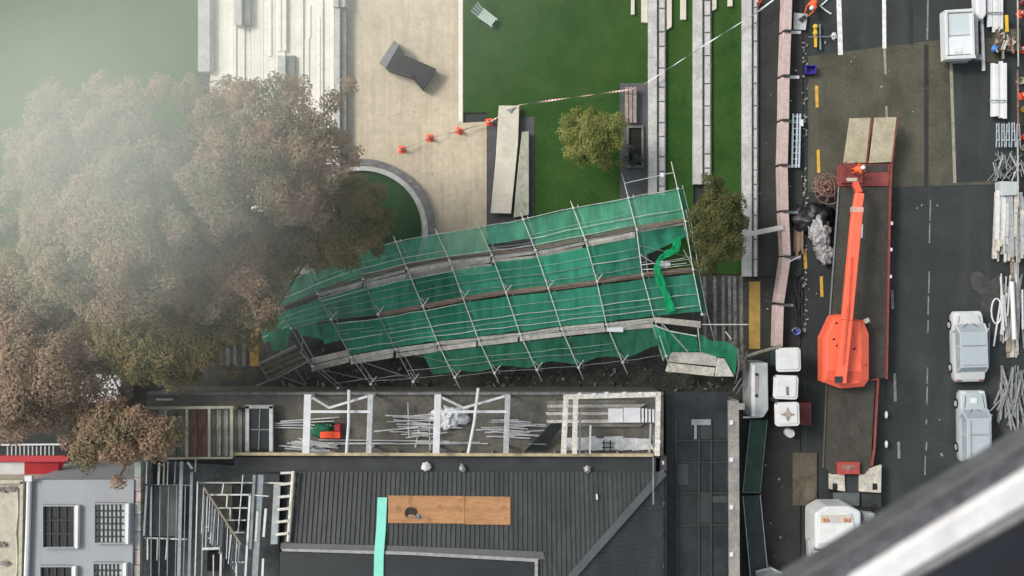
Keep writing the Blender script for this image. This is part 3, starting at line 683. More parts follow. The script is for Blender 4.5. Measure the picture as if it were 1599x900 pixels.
# decks: strips of planks
def deck(l, ks, off0, off1, z0, z1, m, split=1, gap=.06):
    for a, b in zip(ks[:-1], ks[1:]):
        for s in range(split):
            o0 = off0 + (off1 - off0) * s / split; o1 = off0 + (off1 - off0) * (s + 1 - .12) / split
            za = z0 + (z1 - z0) * s / split; zb = z0 + (z1 - z0) * (s + 1) / split
            j0, j1 = random.uniform(-1.2, 1.2), random.uniform(-1.2, 1.2)
            u0, u1 = -.02 + random.uniform(0, .03), 1.0 - gap * random.random()
            q = [N(a, l, za, 0, o0 + j0).lerp(N(b, l, za, 0, o0 + j0), u0), N(a, l, za, 0, o0 + j1).lerp(N(b, l, za, 0, o0 + j1), u1),
                 N(a, l, zb, 0, o1 + j1).lerp(N(b, l, zb, 0, o1 + j1), u1), N(a, l, zb, 0, o1 + j0).lerp(N(b, l, zb, 0, o1 + j0), u0)]
            MB().prism(q, .05).build('deck_plank', m, S)
deck(.9, 'edcbaj', -1, 6, -.1, -.2, timber)
deck(1.02, 'hgfed', 0, 17, -.08, -.25, plank_g, 3)
deck(1.02, 'dcba', 0, 12, -.08, -.22, plank_g, 2)
deck(.93, 'hgfe', -4, 3, -.1, -.2, timber)
deck(1.02, 'aj', 0, 4, -.1, -.2, plank_g)
deck(1.99, 'gfedcbaj', -3, 6, -.08, -.2, timber)
deck(3.0, 'hgfedcba', -3, 13, -.06, -.2, plank_g, 2)
deck(2.98, 'ih', -12, 10, -.15, -.5, plank_g, 2)
MB().prism(pp([(948, 512), (973, 511), (973, 519), (948, 518)], 3.4), .04).build('white_sheet', white_m, S)
# poking ends on the right
for q in ([(1071, 328, 2.3), (1082, 378, 1.8)], [(1066, 340, 2.5), (1074, 380, 2.0)], [(1067, 390, 2.6), (1083, 418, 2.7)], [(1035, 409, 2.7), (1070, 403, 2.7)], [(1035, 415, 2.7), (1072, 411, 2.7)], [(1000, 398, 2.9), (1022, 412, 2.7)]):
    MB().tube([P(*q[0]), P(*q[1])], rs * .9, 5).build('loose_tube', tube_m, S)
MB().blob(P(1038, 413, 2.75), (.38, .2, .12), .2).build('white_wrap', white_m, S, smooth=True)
# small forked stubs and hanging bits
rp = [(1061, 370, 3.0), (1055, 388, 3.1), (1040, 398, 3.2), (1029, 405, 3.25), (1026, 420, 3.3), (1031, 440, 3.3), (1040, 460, 3.3), (1048, 487, 3.25)]
mb = MB(); wd = [.10, .30, .17, .13, .20, .24, .20, .26]; NU = 7; rows_ = []
for i in range(len(rp) - 1):
    for k in range(6): u = k / 6; rows_.append((P(*rp[i]).lerp(P(*rp[i + 1]), u), wd[i] * (1 - u) + wd[i + 1] * u))
rows_.append((P(*rp[-1]), wd[-1]))
for i, (p, ww) in enumerate(rows_):
    d = (rows_[min(i + 1, len(rows_) - 1)][0] - rows_[max(i - 1, 0)][0]).normalized(); sv = d.cross(Vector((0, 0, 1))).normalized()
    ww *= 1 + .35 * noise.noise(Vector((i * .31, 3.1, 0)))
    for k in range(NU):
        v = k / (NU - 1) * 2 - 1
        mb.v.append(p + sv * (v * ww + .05 * noise.noise(Vector((i * .4, k * .9, 1)))) + Vector((0, 0, .16 * noise.noise(Vector((i * .22, k * 1.1, 7))))))
    if i:
        for k in range(NU - 1): q = (i - 1) * NU + k; mb.f.append([q, q + NU, q + NU + 1, q + 1]); mb.m.append(0)
o = mb.build('mesh_strip', net_mat('vivid green mesh', (.02, .48, .19), .12), None, smooth=True); tag(o, 'bright green torn strip of mesh dangling over the right end of the scaffold', 'mesh strip')
# twisted end bay at the right
E = thing('scaffold_bay', 'twisted end bay of scaffold with pale boards and bright green mesh walls', 'scaffold', P(1090, 550, 0))
for pts, m in (([(1048, 550), (1119, 551), (1118, 572), (1043, 565)], plank_g), ([(1043, 566.5), (1117, 574.5), (1114, 588), (1039, 580)], plank_p), ([(1120, 559), (1131, 560), (1146, 588), (1116, 588)], plank_g)):
    MB().prism(pp(pts, 2.2), .06).build('deck_board', m, E)
net_e = net_mat('bright green mesh', (.045, .36, .19), .22)
def sheet(pts3, m, par, name='net_panel'): MB().add([P(*p) for p in pts3], [list(range(len(pts3)))]).build(name, m, par)
sheet([(1019, 507, 3.6), (1037, 514, 3.5), (1049, 551, 2.25), (1037, 563, 2.1)], net_e, E)
sheet([(1037, 514, 3.4), (1087, 524, 3.4), (1092, 549, 2.3), (1050, 550, 2.3)], net_e, E)
sheet([(1094, 522, 3.3), (1106, 530, 3.3), (1112, 533, 3.2), (1120, 558, 2.3), (1092, 549, 2.3)], net_e, E)
sheet([(1111, 532, 3.3), (1136, 534, 3.4), (1133, 558, 2.3), (1120, 558, 2.3)], net_e, E)
sheet([(1136, 534, 3.4), (1152, 545, 3.4), (1148, 587, 2.3), (1132, 560, 2.3)], net_e, E)
MB().prism(pp([(1020, 495), (1094, 502), (1094, 512), (1024, 504)], 3.7), .06).build('deck_board', plank_g, E)
for q in ([(1017, 500, 3.6), (1030, 545, 2.4), (1036, 563, 2.1)], [(1020, 508, 3.6), (1048, 518, 3.6), (1088, 525, 3.6)], [(1090, 512, 3.6), (1091, 525, 3.5), (1094, 548, 2.4)], [(1029, 500, 3.7), (1074, 549, 2.4)],
          [(1096, 507, 3.5), (1169, 507, 3.2)], [(1152, 545, 3.5), (1154, 570, 2.8), (1150, 592, 2.2)], [(1145, 534, 3.5), (1141, 552, 2.8)], [(1133, 518, 3.3), (1142, 530, 3.3)], [(1160, 575, 2), (1172, 595, 1.2), (1178, 610, .5)], [(1145, 610, 1.4), (1158, 590, 1.8)], [(1150, 615, 1), (1162, 596, 1.6)]):
    MB().tube([P(*p) for p in q], .036, 6).build('tube', tube_m if q[0][0] < 1140 else galv_d, E)
MB().tube([P(1161, 558, 2.0), P(1190, 549, 2.2), P(1221, 540, 2.3)], .1, 6).build('bent_pole', M('muddy pole', (.2, .18, .15), .85, .3, 3), E)
MB().blob(P(1158, 560, 1.9), (.35, .7, .3), .5, 2.5).build('torn_wrap', M('torn grey wrap', (.15, .14, .12), .85, .5, 4), E, smooth=True)
# broken platform at the left end
E2 = thing('broken_platform', 'broken muddy plank platform hanging off the left end of the scaffold', 'platform', P(440, 572, 0))
mud = M('muddy plank', (.115, .10, .075), .9, .35, 3, fine=9, rnd=.3)
for j in range(4):
    a = (405 + j * 5, 568 + j * 7.5); b = (464 + j * 5.5, 542 + j * 7)
    MB().beam(P(*a, 2.0 - j * .1), P(*b, 2.2 - j * .1), .19, .05).build('plank', mud, E2)
for q in ([(404, 568, 2.2), (420, 594, 1.8)], [(473, 532, 2.4), (470, 550, 2.2), (488, 572, 2.2)], [(400, 603, 1.6), (440, 587, 1.9), (486, 562, 2.4)], [(405, 568, 2.3), (462, 540, 2.5)], [(440, 588, 1.9), (478, 602, 1.2)], [(461, 577, 2), (478, 600, 1.2)], [(435, 558, 2.2), (441, 545, 2.5)], [(497, 595, 1.0), (492, 618, .8)]):
    MB().tube([P(*p) for p in q], .045, 6).build('tube', galv_d, E2)
sheet([(415, 510, 2.2), (455, 515, 2.4), (446, 548, 2.1), (425, 548, 2.0)], net_c, E2)
# rubble on the lane under the scaffold
mb = MB()
for i in range(420):
    x = random.uniform(440, 1150); y = random.uniform(575, 612) if random.random() < .8 else random.uniform(430, 612)
    s = random.choice([.03, .04, .05, .06, .09, .15]); p = P(x, y, .02 + s / 2)
    mb.mi = random.choices([0, 1, 2], [5, 3, 1])[0]; mb.box(p, (s * random.uniform(.8, 3), s * random.uniform(.6, 1.2), s), random.uniform(0, 3))
tag(mb.build('rubble', [mud, stone_d, rubble_m]), 'scattered rubble and splinters on the dark lane below the scaffold', 'rubble', kind='stuff')

# ------------------------------------------------------------------ terrace building with dark hipped roof
ZT = 4.4
B = thing('terrace_building', 'building with cluttered terrace and dark corrugated hipped roof', 'building', P(740, 760, 0))
MB().prism(rect(230, 616, 1036, 716, ZT), ZT).build('terrace_floor', terrace_m, B)
MB().prism(rect(230, 613, 1036, 617, ZT + .25), .5).build('parapet', stone_d, B)
MB().prism(rect(212, 717, 1036, 900, 4.0), 4.0).build('wall', M('dark render wall', (.05, .052, .055), .8, .2, 1), B)
MB().prism(rect(212, 900, 1036, 1150, 4.0), 4.0).build('rear_wall', bpy.data.materials['dark render wall'], B)
MB().prism(rect(366, 714, 1024, 737, 4.9), .8).build('gutter', fascia_m, B)
ZR0, SL = 4.95, .36
def roofz_main(y_w): return ZR0 + (YB - y_w) * SL          # rises away from the gutter
YB = P(700, 737, ZR0).y; XR = P(1036, 737, ZR0).x; XL = P(452, 737, ZR0).x; YE = YB - 14
# hip: main plane z = ZR0+(YB-y)*SL ; right plane z = ZR0+(XR-x)*SL -> hip where YB-y = XR-x
mb = MB(); span = 14
mb.add([(XL, YB, ZR0), (XR, YB, ZR0), (XR - span, YB - span, ZR0 + span * SL), (XL, YB - span, ZR0 + span * SL)], [[0, 3, 2, 1]])
nx = int((XR - XL) / .27)
for i in range(nx):
    x = XL + .12 + i * (XR - XL - .2) / nx; y1 = YB - min(span, XR - x)
    if XR - x < .3: continue
    mb.beam((x, YB, ZR0 + .02), (x, y1, ZR0 + .02 + (YB - y1) * SL), .085, .10)
mb.build('roof', roof_m, B)
mb = MB()
mb.add([(XR, YB, ZR0), (XR, YB - 2 * span, ZR0), (XR - span, YB - span, ZR0 + span * SL)], [[0, 2, 1]])
for i in range(1, 50):
    y = YB - i * .27; x1 = XR - (YB - y)
    mb.beam((XR, y, ZR0 + .015), (x1, y, ZR0 + .015 + (XR - x1) * SL), .07, .06)
mb.build('hip_roof', roof_m, B)
MB().beam((XR, YB, ZR0 + .1), (XR - span, YB - span, ZR0 + .1 + span * SL), .42, .08).build('hip_capping', roof_c, B)
def onroof(px, py, dz=0):
    z = ZR0
    for _ in range(12): z = roofz_main(P(px, py, z).y) + dz
    return P(px, py, z)
# lower flat section cut into the roof with pale edge
MB().prism([onroof(438, 848, .12), onroof(640, 853, .12), onroof(848, 862, .12), onroof(852, 874, .12), onroof(640, 864, .12), onroof(438, 858, .12)], .2).build('ridge_cap', roof_c, B)
MB().prism([onroof(440, 857, .2), onroof(640, 862, .2), onroof(842, 873, .2), onroof(838, 878, .2), onroof(640, 867, .2), onroof(440, 861, .2)], .2).build('edge_flashing', M('pale edge flashing', (.26, .27, .27), .5, .2, 3), B)
MB().prism([onroof(835, 876, .21), onroof(840, 876, .21), onroof(840, 960, .21), onroof(835, 960, .21)], .3).build('edge_flashing', bpy.data.materials['pale edge flashing'], B)
MB().prism([onroof(437, 862, .15), onroof(640, 868, .15), onroof(835, 879, .15), onroof(835, 960, .15), onroof(437, 960, .15)], .2).build('dark_glazing', glass_d, B)
# timber rail along the terrace
tr = thing('timber_rail', 'long pale yellow timber rail between the terrace and the dark roof', 'rail', P(690, 711, ZT))
MB().beam(P(365, 709, 5.45), P(1020, 711, 5.45), .17, .07).build('handrail', rail_t, tr)
for i in range(14): MB().beam(P(372 + i * 49.5, 709.6, 5.42), P(372 + i * 49.5, 709.6, 5.42) - Vector((0, 0, 1.0)), .08).build('post', rail_t, tr)
MB().beam(P(1020, 680, 5.3), P(1020, 788, 5.55), .06, .05).build('end_pole', galv_d, tr)
# pergola frames
def pergola(label, x0, w0, x1, w1, xm, z=6.3):
    t = thing('steel_pergola', label, 'pergola', P((x0 + x1) / 2, 660, ZT))
    for x, wd, m in ((x0, w0, steel_w), (x1, w1, galv)):
        MB().beam(P(x, 616, z), P(x - 3, 708, z), wd, .16).build('roof_beam', m, t, .015)
        MB().beam(P(x, 621, z - .08), P(x, 621, z - .08) - Vector((0, 0, z - ZT - .08)), .14).build('leg', m, t)
        MB().beam(P(x - 2, 704, z - .08), P(x - 2, 704, z - .08) - Vector((0, 0, z - ZT - .08)), .14).build('leg', m, t)
    MB().beam(P(x0 + 6, 621, z + .02), P(xm, 637, z + .02), .13, .06).build('brace', galv, t); MB().beam(P(xm, 637, z + .06), P(x1 - 5, 619, z + .06), .13, .06).build('brace', steel_w, t)
    MB().beam(P(x0, 643, z + .05), P(x1, 643, z + .05), .14, .08).build('cross_bar', steel_w, t)
pergola('white steel frame with V brace over the red crate on the terrace', 481, .40, 579, .30, 514)
pergola('white steel frame with V brace over the heap of tubes and white tarp', 684, .38, 793, .30, 724)
for (q, lab) in (([(545, 609, 6.75), (541, 708, 6.7)], 'slim white pole lying across the left terrace frame'), ([(747, 606, 6.8), (731, 708, 6.7)], 'bent white pole lying across the right V braced frame')):
    tag(MB().tube([P(*q[0]), P((q[0][0] + q[1][0]) / 2 + 1.5, 660, 6.75), P(*q[1])], .085, 8).build('pole', steel_w), lab, 'pole')
t = thing('steel_canopy', 'white tubular frame around the pale sheets at the right end of the terrace', 'frame', P(955, 662, ZT)); z = 6.4
wornw = M('chipped white paint', (.56, .55, .49), .6, .2, 5, fine=9)
for a, b, wd in (((884, 618), (880, 709), .30), ((899, 622), (897, 709), .28), ((1028, 614), (1026, 712), .28), ((883, 620), (1031, 616), .28)):
    MB().beam(P(*a, z), P(*b, z + .02 * wd), wd, .14).build('roof_beam', wornw, t, .015)
for a, b in (((906, 645), (905, 709)), ((922, 664), (921, 709)), ((1016, 662), (1014, 706))): MB().beam(P(*a, z - .4), P(*b, z - .4), .1).build('rail', galv, t)
for x, y in ((884, 622), (1027, 620), (881, 705), (1025, 705)): MB().beam(P(x, y, z - .05), P(x, y, z - .05) - Vector((0, 0, z - ZT - .05)), .14).build('leg', wornw, t)
for x in (905, 928, 947, 975, 1000, 1022): MB().box(P(x, 615 + random.uniform(-1, 1), z + .1), (.2, .14, .12)).build('clamp', white_m, t)
for y in (640, 662, 690): MB().box(P(1029, y, z + .1), (.14, .2, .12)).build('clamp', white_m, t)
# terrace clutter --------------------------------------------------
tb0 = MB().tube([(-1, 0, 0), (1, 0, 0)], .04, 6).build('scaffold_tube', galv)
def lay(proto, px, py, z, ln, rz, lab, cat, group, first, tilt=0):
    o = proto if first else proto.copy()
    if not first: C.objects.link(o)
    o.location = P(px, py, z); o.scale = (ln / 2, 1, 1); o.rotation_euler = (0, tilt, rz); tag(o, lab, cat, group)
first = True
for i in range(24):
    lay(tb0, random.gauss(655, 14), 648 + i * 1.5, ZT + .1 + random.uniform(0, .35), random.uniform(1.2, 2.6), random.gauss(0, .07) + (R(90) if i % 6 == 5 else 0), 'loose galvanised tube in the heap beside the crumpled white tarp', 'tube', 'tubes heaped beside the white tarp', first); first = False
for i in range(18):
    lay(tb0, random.gauss(797, 14), 656 + i * 1.6, ZT + .1 + random.uniform(0, .25), random.uniform(1.4, 2.6), random.gauss(-.03, .06), 'loose galvanised tube in the heap left of the dark board', 'tube', 'tubes heaped left of the dark board', False)
for i in range(14):
    lay(tb0, random.gauss(484, 9) - (12 if i < 4 else 0), (655 + i * 4.5) if i < 4 else 683 + i * 1.6, ZT + .1 + random.uniform(0, .25), 3.4 if i < 4 else random.uniform(1.6, 3.0), random.gauss(-.12 if i > 3 else 0, .04), 'long grey tube lying under the left terrace frame', 'tube', 'tubes under the left terrace frame', False)
for i, (x, y, ln) in enumerate(((600, 688, 7.5), (640, 693, 9), (560, 692, 4), (690, 691, 3), (720, 691, 2.2))):
    lay(tb0, x, y, ZT + .15 + i * .04, ln, random.gauss(0, .01), 'long white tube laid along the front of the terrace', 'tube', 'long tubes along the terrace front', False)
t_ = MB()
for q in ((690, 650, .5), (705, 648, .55), (718, 652, .45), (700, 662, .4), (722, 642, .3)): t_.blob(P(q[0], q[1], ZT + .2), (q[2] * 1.2, q[2] * .8, .3), .45, 3)
tag(t_.build('white_tarp', white_m, None, smooth=True), 'crumpled white tarp beside the heap of tubes on the terrace', 'tarp')
tag(MB().blob(P(505, 673, ZT + .15), (.75, .45, .3), .3, 2).build('green_sack', green_d, None, smooth=True), 'dark green sack behind the red crate on the terrace', 'sack')
t = thing('red_crate', 'bright red L shaped plastic crate on the left of the terrace', 'crate', P(516, 676, ZT))
mb = MB(); mb.prism(pp([(500, 675), (531, 674), (531, 685), (500, 685)], 5.0), .5); mb.build('base_tray', cone_o, t, .03)
MB().prism(pp([(522, 664), (531, 663), (531, 673.5), (522, 674)], 5.12), .6).build('end_wall', red_b, t, .03)
MB().prism(pp([(503, 677), (520, 677), (520, 683), (503, 683)], 5.03), .03).build('lid_rib', cone_o, t)
t = thing('dark_board', 'large dark board leaning across the terrace left of the white frame', 'board', P(850, 684, ZT))
MB().prism([P(861, 661, 5.6), P(882, 661, 5.6), P(848, 704, 4.7), P(820, 704, 4.7)], .06).build('panel', M('dark panel', (.02, .024, .023), .5, .2, 2), t)
MB().beam(P(824, 693, 4.9), P(853, 694, 4.9), .05, .06).build('batten', galv_d, t)
for i, (x0, x1, y0, y1, m, lab) in enumerate(((950, 973, 638, 660, white_m, 'white rigid sheet, left one of the stacked pair on the terrace'), (974, 1000, 637, 660, white_m, 'white rigid sheet, right one of the stacked pair on the terrace'))):
    tag(MB().prism(rect(x0, y0, x1, y1, 5.0 + .03 * i), .06).build('white_sheet', m, None, .01), lab, 'sheet')
for i in range(4): tag(MB().prism(rect(1002 + i * 5.5, 638 + i * .5, 1005.2 + i * 5.5, 660, 5.0), .06).build('white_batten', white_m), 'slim white slat in the row right of the white sheets', 'slat', 'white slats beside the sheets')
for i in range(7):
    y = 626 + i * 6
    tag(MB().prism(pp([(852 + random.uniform(-2, 3), y), (1000 + random.uniform(-30, 10), y - 1), (1000, y + 4.6), (854, y + 5)], 4.62 + i * .004), .12).build('deck_timber', plank_g if i % 2 else M('grey timber %d' % i, (.17, .165, .14), .85, .3, 2)), 'wide grey timber stacked under the white tubular frame', 'timber', 'grey timbers under the white frame')
for i in range(6):
    x = 880 + i * 21
    tag(MB().prism(pp([(x, 684 + random.uniform(-2, 2)), (x + 30, 683 + random.uniform(-4, 3)), (x + 34, 702), (x + 2, 704)], 4.6 + i * .03), .03).build('metal_sheet', galv), 'grey metal sheet in the pile behind the timber rail', 'sheet', 'metal sheets behind the timber rail')
t = thing('black_bracket', 'small black H shaped bracket on the metal sheet pile', 'bracket', P(948, 696, 4.8))
for x in (943, 953): MB().beam(P(x, 688, 4.95), P(x, 704, 4.95), .08, .06).build('upright', dark_m, t)
for y in (692, 699): MB().beam(P(940, y, 4.97), P(957, y, 4.97), .06, .05).build('bar', dark_m, t)
# cream framed deck on the left
t = thing('timber_pergola', 'cream painted timber frame over mottled boards left of the dark skylight', 'pergola', P(300, 676, ZT)); z = 5.6
for x in (258.5, 292, 327, 362): MB().beam(P(x, 637, z), P(x, 716, z), .14, .12).build('rafter', cream_t, t)
MB().beam(P(228, 637.5, z + .03), P(365, 636, z + .03), .15, .12).build('top_plate', cream_t, t); MB().beam(P(256, 716, z + .03), P(363, 715, z + .03), .11, .12).build('bottom_plate', cream_t, t)
MB().beam(P(306, 716, z - .1), P(305, 737, z - .1), .07).build('spur', cream_t, t)
for x in (260, 361):
    for y in (640, 712): MB().beam(P(x, y, z), P(x, y, z) - Vector((0, 0, z - ZT)), .12).build('leg', cream_t, t)
lbl = {'a': (.13, .135, .10), 'b': (.15, .09, .065), 'c': (.14, .14, .105), 'd': (.34, .34, .29), 'e': (.10, .10, .085), 'f': (.2, .21, .2)}
for i, (x0, x1, k) in enumerate(((232, 246, 'e'), (247, 257, 'f'), (260, 275, 'a'), (276, 290, 'c'), (296, 308, 'b'), (309, 325, 'b'), (330, 337, 'c'), (338, 345, 'd'), (346, 350, 'c'), (350, 356, 'd'), (357, 361, 'f'), (364, 370, 'e'), (371, 378, 'f'), (379, 385, 'e'))):
    tag(MB().prism(rect(x0, 640, x1, 712, 4.55), .1).build('floor_board', M('board %d' % i, lbl[k], .85, .35, 2.2, fine=9, stretch=(3, .6, 1))),
        'mottled floor board under the cream timber frame', 'board', 'floor boards around the cream frame')
t = thing('skylight', 'pale framed skylight with black panes between terrace and cream frame', 'skylight', P(406, 668, ZT))
MB().prism(rect(390, 639, 421, 703, 4.86), .4).build('pane', glass_d, t)
for q in (((387, 634), (387, 705)), ((424, 634), (424, 705)), ((384, 635), (427, 635))): MB().beam(P(*q[0], 4.9), P(*q[1], 4.9), .2, .3).build('frame', galv, t)
for q in (((406, 639), (404, 703)), ((390, 671), (421, 671))): MB().beam(P(*q[0], 4.92), P(*q[1], 4.92), .06, .06).build('glazing_bar', galv_d, t)
# roof objects
for k, (x0, x1, y0, y1, lab) in enumerate(((606, 725, 774, 817, 'long plywood sheet beside the aqua strip on the dark roof'), (725.5, 797, 775, 819, 'shorter plywood sheet butted to the right of the long one'))):
    q = [onroof(x0, y0, .14), onroof(x1, y0 + 1, .14), onroof(x1, y1 + 1, .14), onroof(x0, y1, .14)]
    tag(MB().prism(q, .04).build('plywood_sheet', ply), lab, 'plywood')
t = thing('roof_vent', 'round dark hole with a burnt pipe stub in the plywood', 'vent', onroof(641, 801, .15))
c = onroof(641, 801, .16); MB().lathe([(.33, 0), (.33, .06), (.24, .07), (.22, .02), (.01, .02)], c).build('collar', M('burnt collar', (.035, .03, .02), .8, .3, 6), t)
MB().tube([c + Vector((.05, -.1, .05)), c + Vector((.35, -.2, .2))], .06, 6).build('pipe_stub', rust, t); MB().blob(c + Vector((.42, -.22, .1)), (.14, .12, .1), .4, 3).build('debris', galv_d, t)
t = MB(); pr = [(597, 777), (596, 800), (595, 825), (593, 850), (592, 862), (591.5, 872), (591, 905), (590, 960)]; 
for i, (x, y) in enumerate(pr):
    for s in (-7.4, 7.4): t.v.append(onroof(x + s, y, .3 if y > 845 else .18))
    if i: k = len(t.v) - 4; t.f.append([k, k + 2, k + 3, k + 1]); t.m.append(0)
o = t.build('aqua_strip', aqua); tag(o, 'bright aqua membrane strip running down the dark roof', 'membrane'); sm = o.modifiers.new('solid', 'SOLIDIFY'); sm.thickness = .03
t = thing('ladder', 'white ladder lying on the left edge of the dark roof', 'ladder', onroof(448, 790, .3))
MB().tube([onroof(458, 736, .5), onroof(450, 846, .3)], .1, 8).build('side_rail', wornw, t)
MB().beam(onroof(433, 756, .45), onroof(428, 850, .3), .38, .06).build('side_rail', galv_d, t)
for i in range(5): MB().beam(onroof(455 - i * 1.4, 755 + i * 19.5, .47), onroof(436 - i * 1.4, 757 + i * 19.5, .45), .14, .06).build('rung', wornw, t)
MB().beam(onroof(438, 739, .5), onroof(458, 738, .5), .12).build('top_bar', wornw, t)
tag(MB().blob(onroof(666, 730, .1) + Vector((0, .05, .1)), (.27, .24, .18), .35, 2).build('white_bag', white_m, None, smooth=True), 'crumpled white bag caught in the roof gutter', 'bag')
tag(MB().blob(onroof(722, 732, .1) + Vector((0, .05, .1)), (.16, .2, .14), .5, 3).build('grey_bag', galv, None, smooth=True), 'small grey rag caught in the gutter right of the white bag', 'rag')
tag(MB().blob(onroof(917, 734, .1) + Vector((0, .05, .1)), (.17, .2, .14), .5, 3).build('grey_bag', galv, None, smooth=True), 'small grey rag at the right end of the roof gutter', 'rag')
tag(MB().box(onroof(932, 776, .2), (.09, .3, .1), .1).build('white_block', white_m), 'small white block lying on the corrugated roof', 'block')

# ------------------------------------------------------------------ open steel framing, lower left
ZF = 6.0
def fx(x, y): return (200 + x / 4.737, 710 + y / 4.737)
Fm = thing('steel_framing', 'tangle of open grey steel roof framing left of the dark corrugated roof', 'framing', P(330, 810, 4))
fr_w = M('pale frame steel', (.52, .535, .53), .5, .12, 3, rnd=.12)
fr_b = M('blue grey frame steel', (.22, .255, .275), .5, .15, 3, rnd=.12)
fl = M('dark floor sheet', (.075, .085, .085), .85, .25, .8, fine=4, world=True)  # dark grey floor below the frame members
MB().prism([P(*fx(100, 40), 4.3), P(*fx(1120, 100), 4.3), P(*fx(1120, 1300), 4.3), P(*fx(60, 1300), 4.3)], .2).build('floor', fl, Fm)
MB().prism([P(*fx(190, 235), 5.2), P(*fx(375, 235), 5.2), P(*fx(370, 605), 5.2), P(*fx(180, 605), 5.2)], .05).build('grey_panel', M('grey green panel', (.125, .14, .135), .7, .12, 1), Fm)
MB().prism([P(*fx(620, 215), 4.7), P(*fx(770, 215), 4.7), P(*fx(770, 480), 4.7), P(*fx(720, 480), 4.7)], .05).build('timber_floor', M('brown floor', (.11, .10, .08), .85, .3, 1.5), Fm)
for x0, y0, x1, y1 in ((780, 225, 830, 290), (770, 310, 820, 385), (770, 400, 810, 470), (790, 500, 850, 560), (585, 720, 670, 860)):
    MB().prism([P(*fx(x0, y0), 4.9), P(*fx(x1, y0), 4.9), P(*fx(x1, y1), 4.9), P(*fx(x0, y1), 4.9)], .3).build('dark_void', dark_m, Fm)
mem = [((397, 50), (372, 1050), 24, fr_b), ((472, 130), (448, 1050), 20, fr_b), ((515, 200), (492, 1050), 9, fr_w), ((562, 300), (540, 1050), 11, fr_b), ((587, 310), (575, 690), 6, fr_w), ((645, 400), (625, 670), 11, fr_b),
  ((695, 490), (680, 1050), 15, fr_w), ((722, 540), (706, 840), 7, fr_b), ((765, 590), (745, 770), 6, fr_w), ((780, 610), (765, 780), 5, fr_b), ((903, 290), (860, 1050), 15, steel_w), ((850, 150), (815, 570), 7, fr_w),
  ((140, 230), (118, 600), 14, fr_b), ((172, 235), (165, 600), 10, fr_b), ((810, 660), (800, 740), 6, fr_w), ((530, 208), (920, 208), 9, fr_w), ((588, 297), (908, 297), 10, steel_w), ((645, 395), (885, 395), 9, fr_w), ((705, 485), (872, 485), 9, fr_w),
  ((760, 576), (862, 576), 8, fr_w), ((550, 697), (690, 692), 16, fr_w), ((100, 615), (440, 627), 10, fr_w), ((770, 796), (872, 796), 9, fr_w), ((110, 222), (480, 226), 8, fr_b), ((708, 208), (695, 290), 8, fr_w), ((735, 297), (728, 390), 8, fr_w), ((757, 395), (755, 480), 8, fr_w),
  ((1000, 208), (1190, 212), 10, fr_w), ((940, 300), (1040, 308), 8, fr_w), ((145, 620), (145, 780), 9, fr_w), ((220, 620), (214, 780), 9, fr_w), ((292, 620), (280, 775), 10, fr_w), ((140, 50), (135, 215), 7, fr_w), ((232, 60), (225, 225), 14, fr_w), ((268, 60), (262, 225), 10, cream_t),
  ((297, 50), (290, 225), 6, fr_w), ((352, 50), (345, 215), 8, fr_b), ((440, 55), (475, 105), 12, fr_w), ((500, 20), (500, 112), 6, cream_t), ((982, 150), (930, 1050), 44, fr_b), ((958, 420), (945, 640), 14, fr_w), ((1020, 400), (1003, 608), 18, steel_w), ((935, 150), (905, 700), 20, galv_d),
  ((632, 740), (632, 900), 7, fr_w), ((600, 530), (570, 540), 5, fr_w), ((590, 620), (640, 610), 5, fr_w), ((1000, 770), (990, 1000), 16, steel_w), ((1175, 750), (1178, 900), 16, steel_w), ((800, 800), (805, 1000), 12, fr_w)]
for k in range(9):   # studs stepping down along the hip
    x = 560 + k * 33; mem += [((x, 250 + k * 50), (x - 16, 250 + k * 50 + 330 - k * 12), 5 + k % 3 * 2, (fr_w, fr_b, galv)[k % 3]), ((x + 14, 262 + k * 50), (x + 2, 262 + k * 50 + 260), 4, (fr_b, fr_w)[k % 2])]
for k in range(6): mem.append(((115 + k * 62, 230), (108 + k * 60, 1050), 5, (galv_d, fr_b)[k % 2]))
for i, (a, b, wd, m) in enumerate(mem):
    z = ZF - .25 * (i % 4) * .5 - (.25 if abs(a[1] - b[1]) < 30 else 0)
    MB().beam(P(*fx(*a), z), P(*fx(*b), z), wd / 4.737 / 27.8, .09).build('frame_member', m, Fm)
MB().beam(P(*fx(560, 240), ZF + .1), P(*fx(835, 665), ZF + .1), .1, .1).build('hip_member', M('brown hip timber', (.22, .19, .15), .8, .2, 3), Fm)
t = thing('column_wall', 'narrow broken cream wall between pale flat roof and steel framing', 'wall', P(215, 810, 0))
y = 722
while y < 960:
    h = random.uniform(14, 30); MB().prism(rect(211 + random.uniform(-1, 1) - (y - 722) * .012, y, 220 - (y - 722) * .012, y + h - 1, 6.1 + random.uniform(-.1, .1)), 6).build('capping_block', M('cream capping %d' % int(y), (.36 + random.uniform(-.05, .08), .36, .33), .8, .2, 2), t); y += h
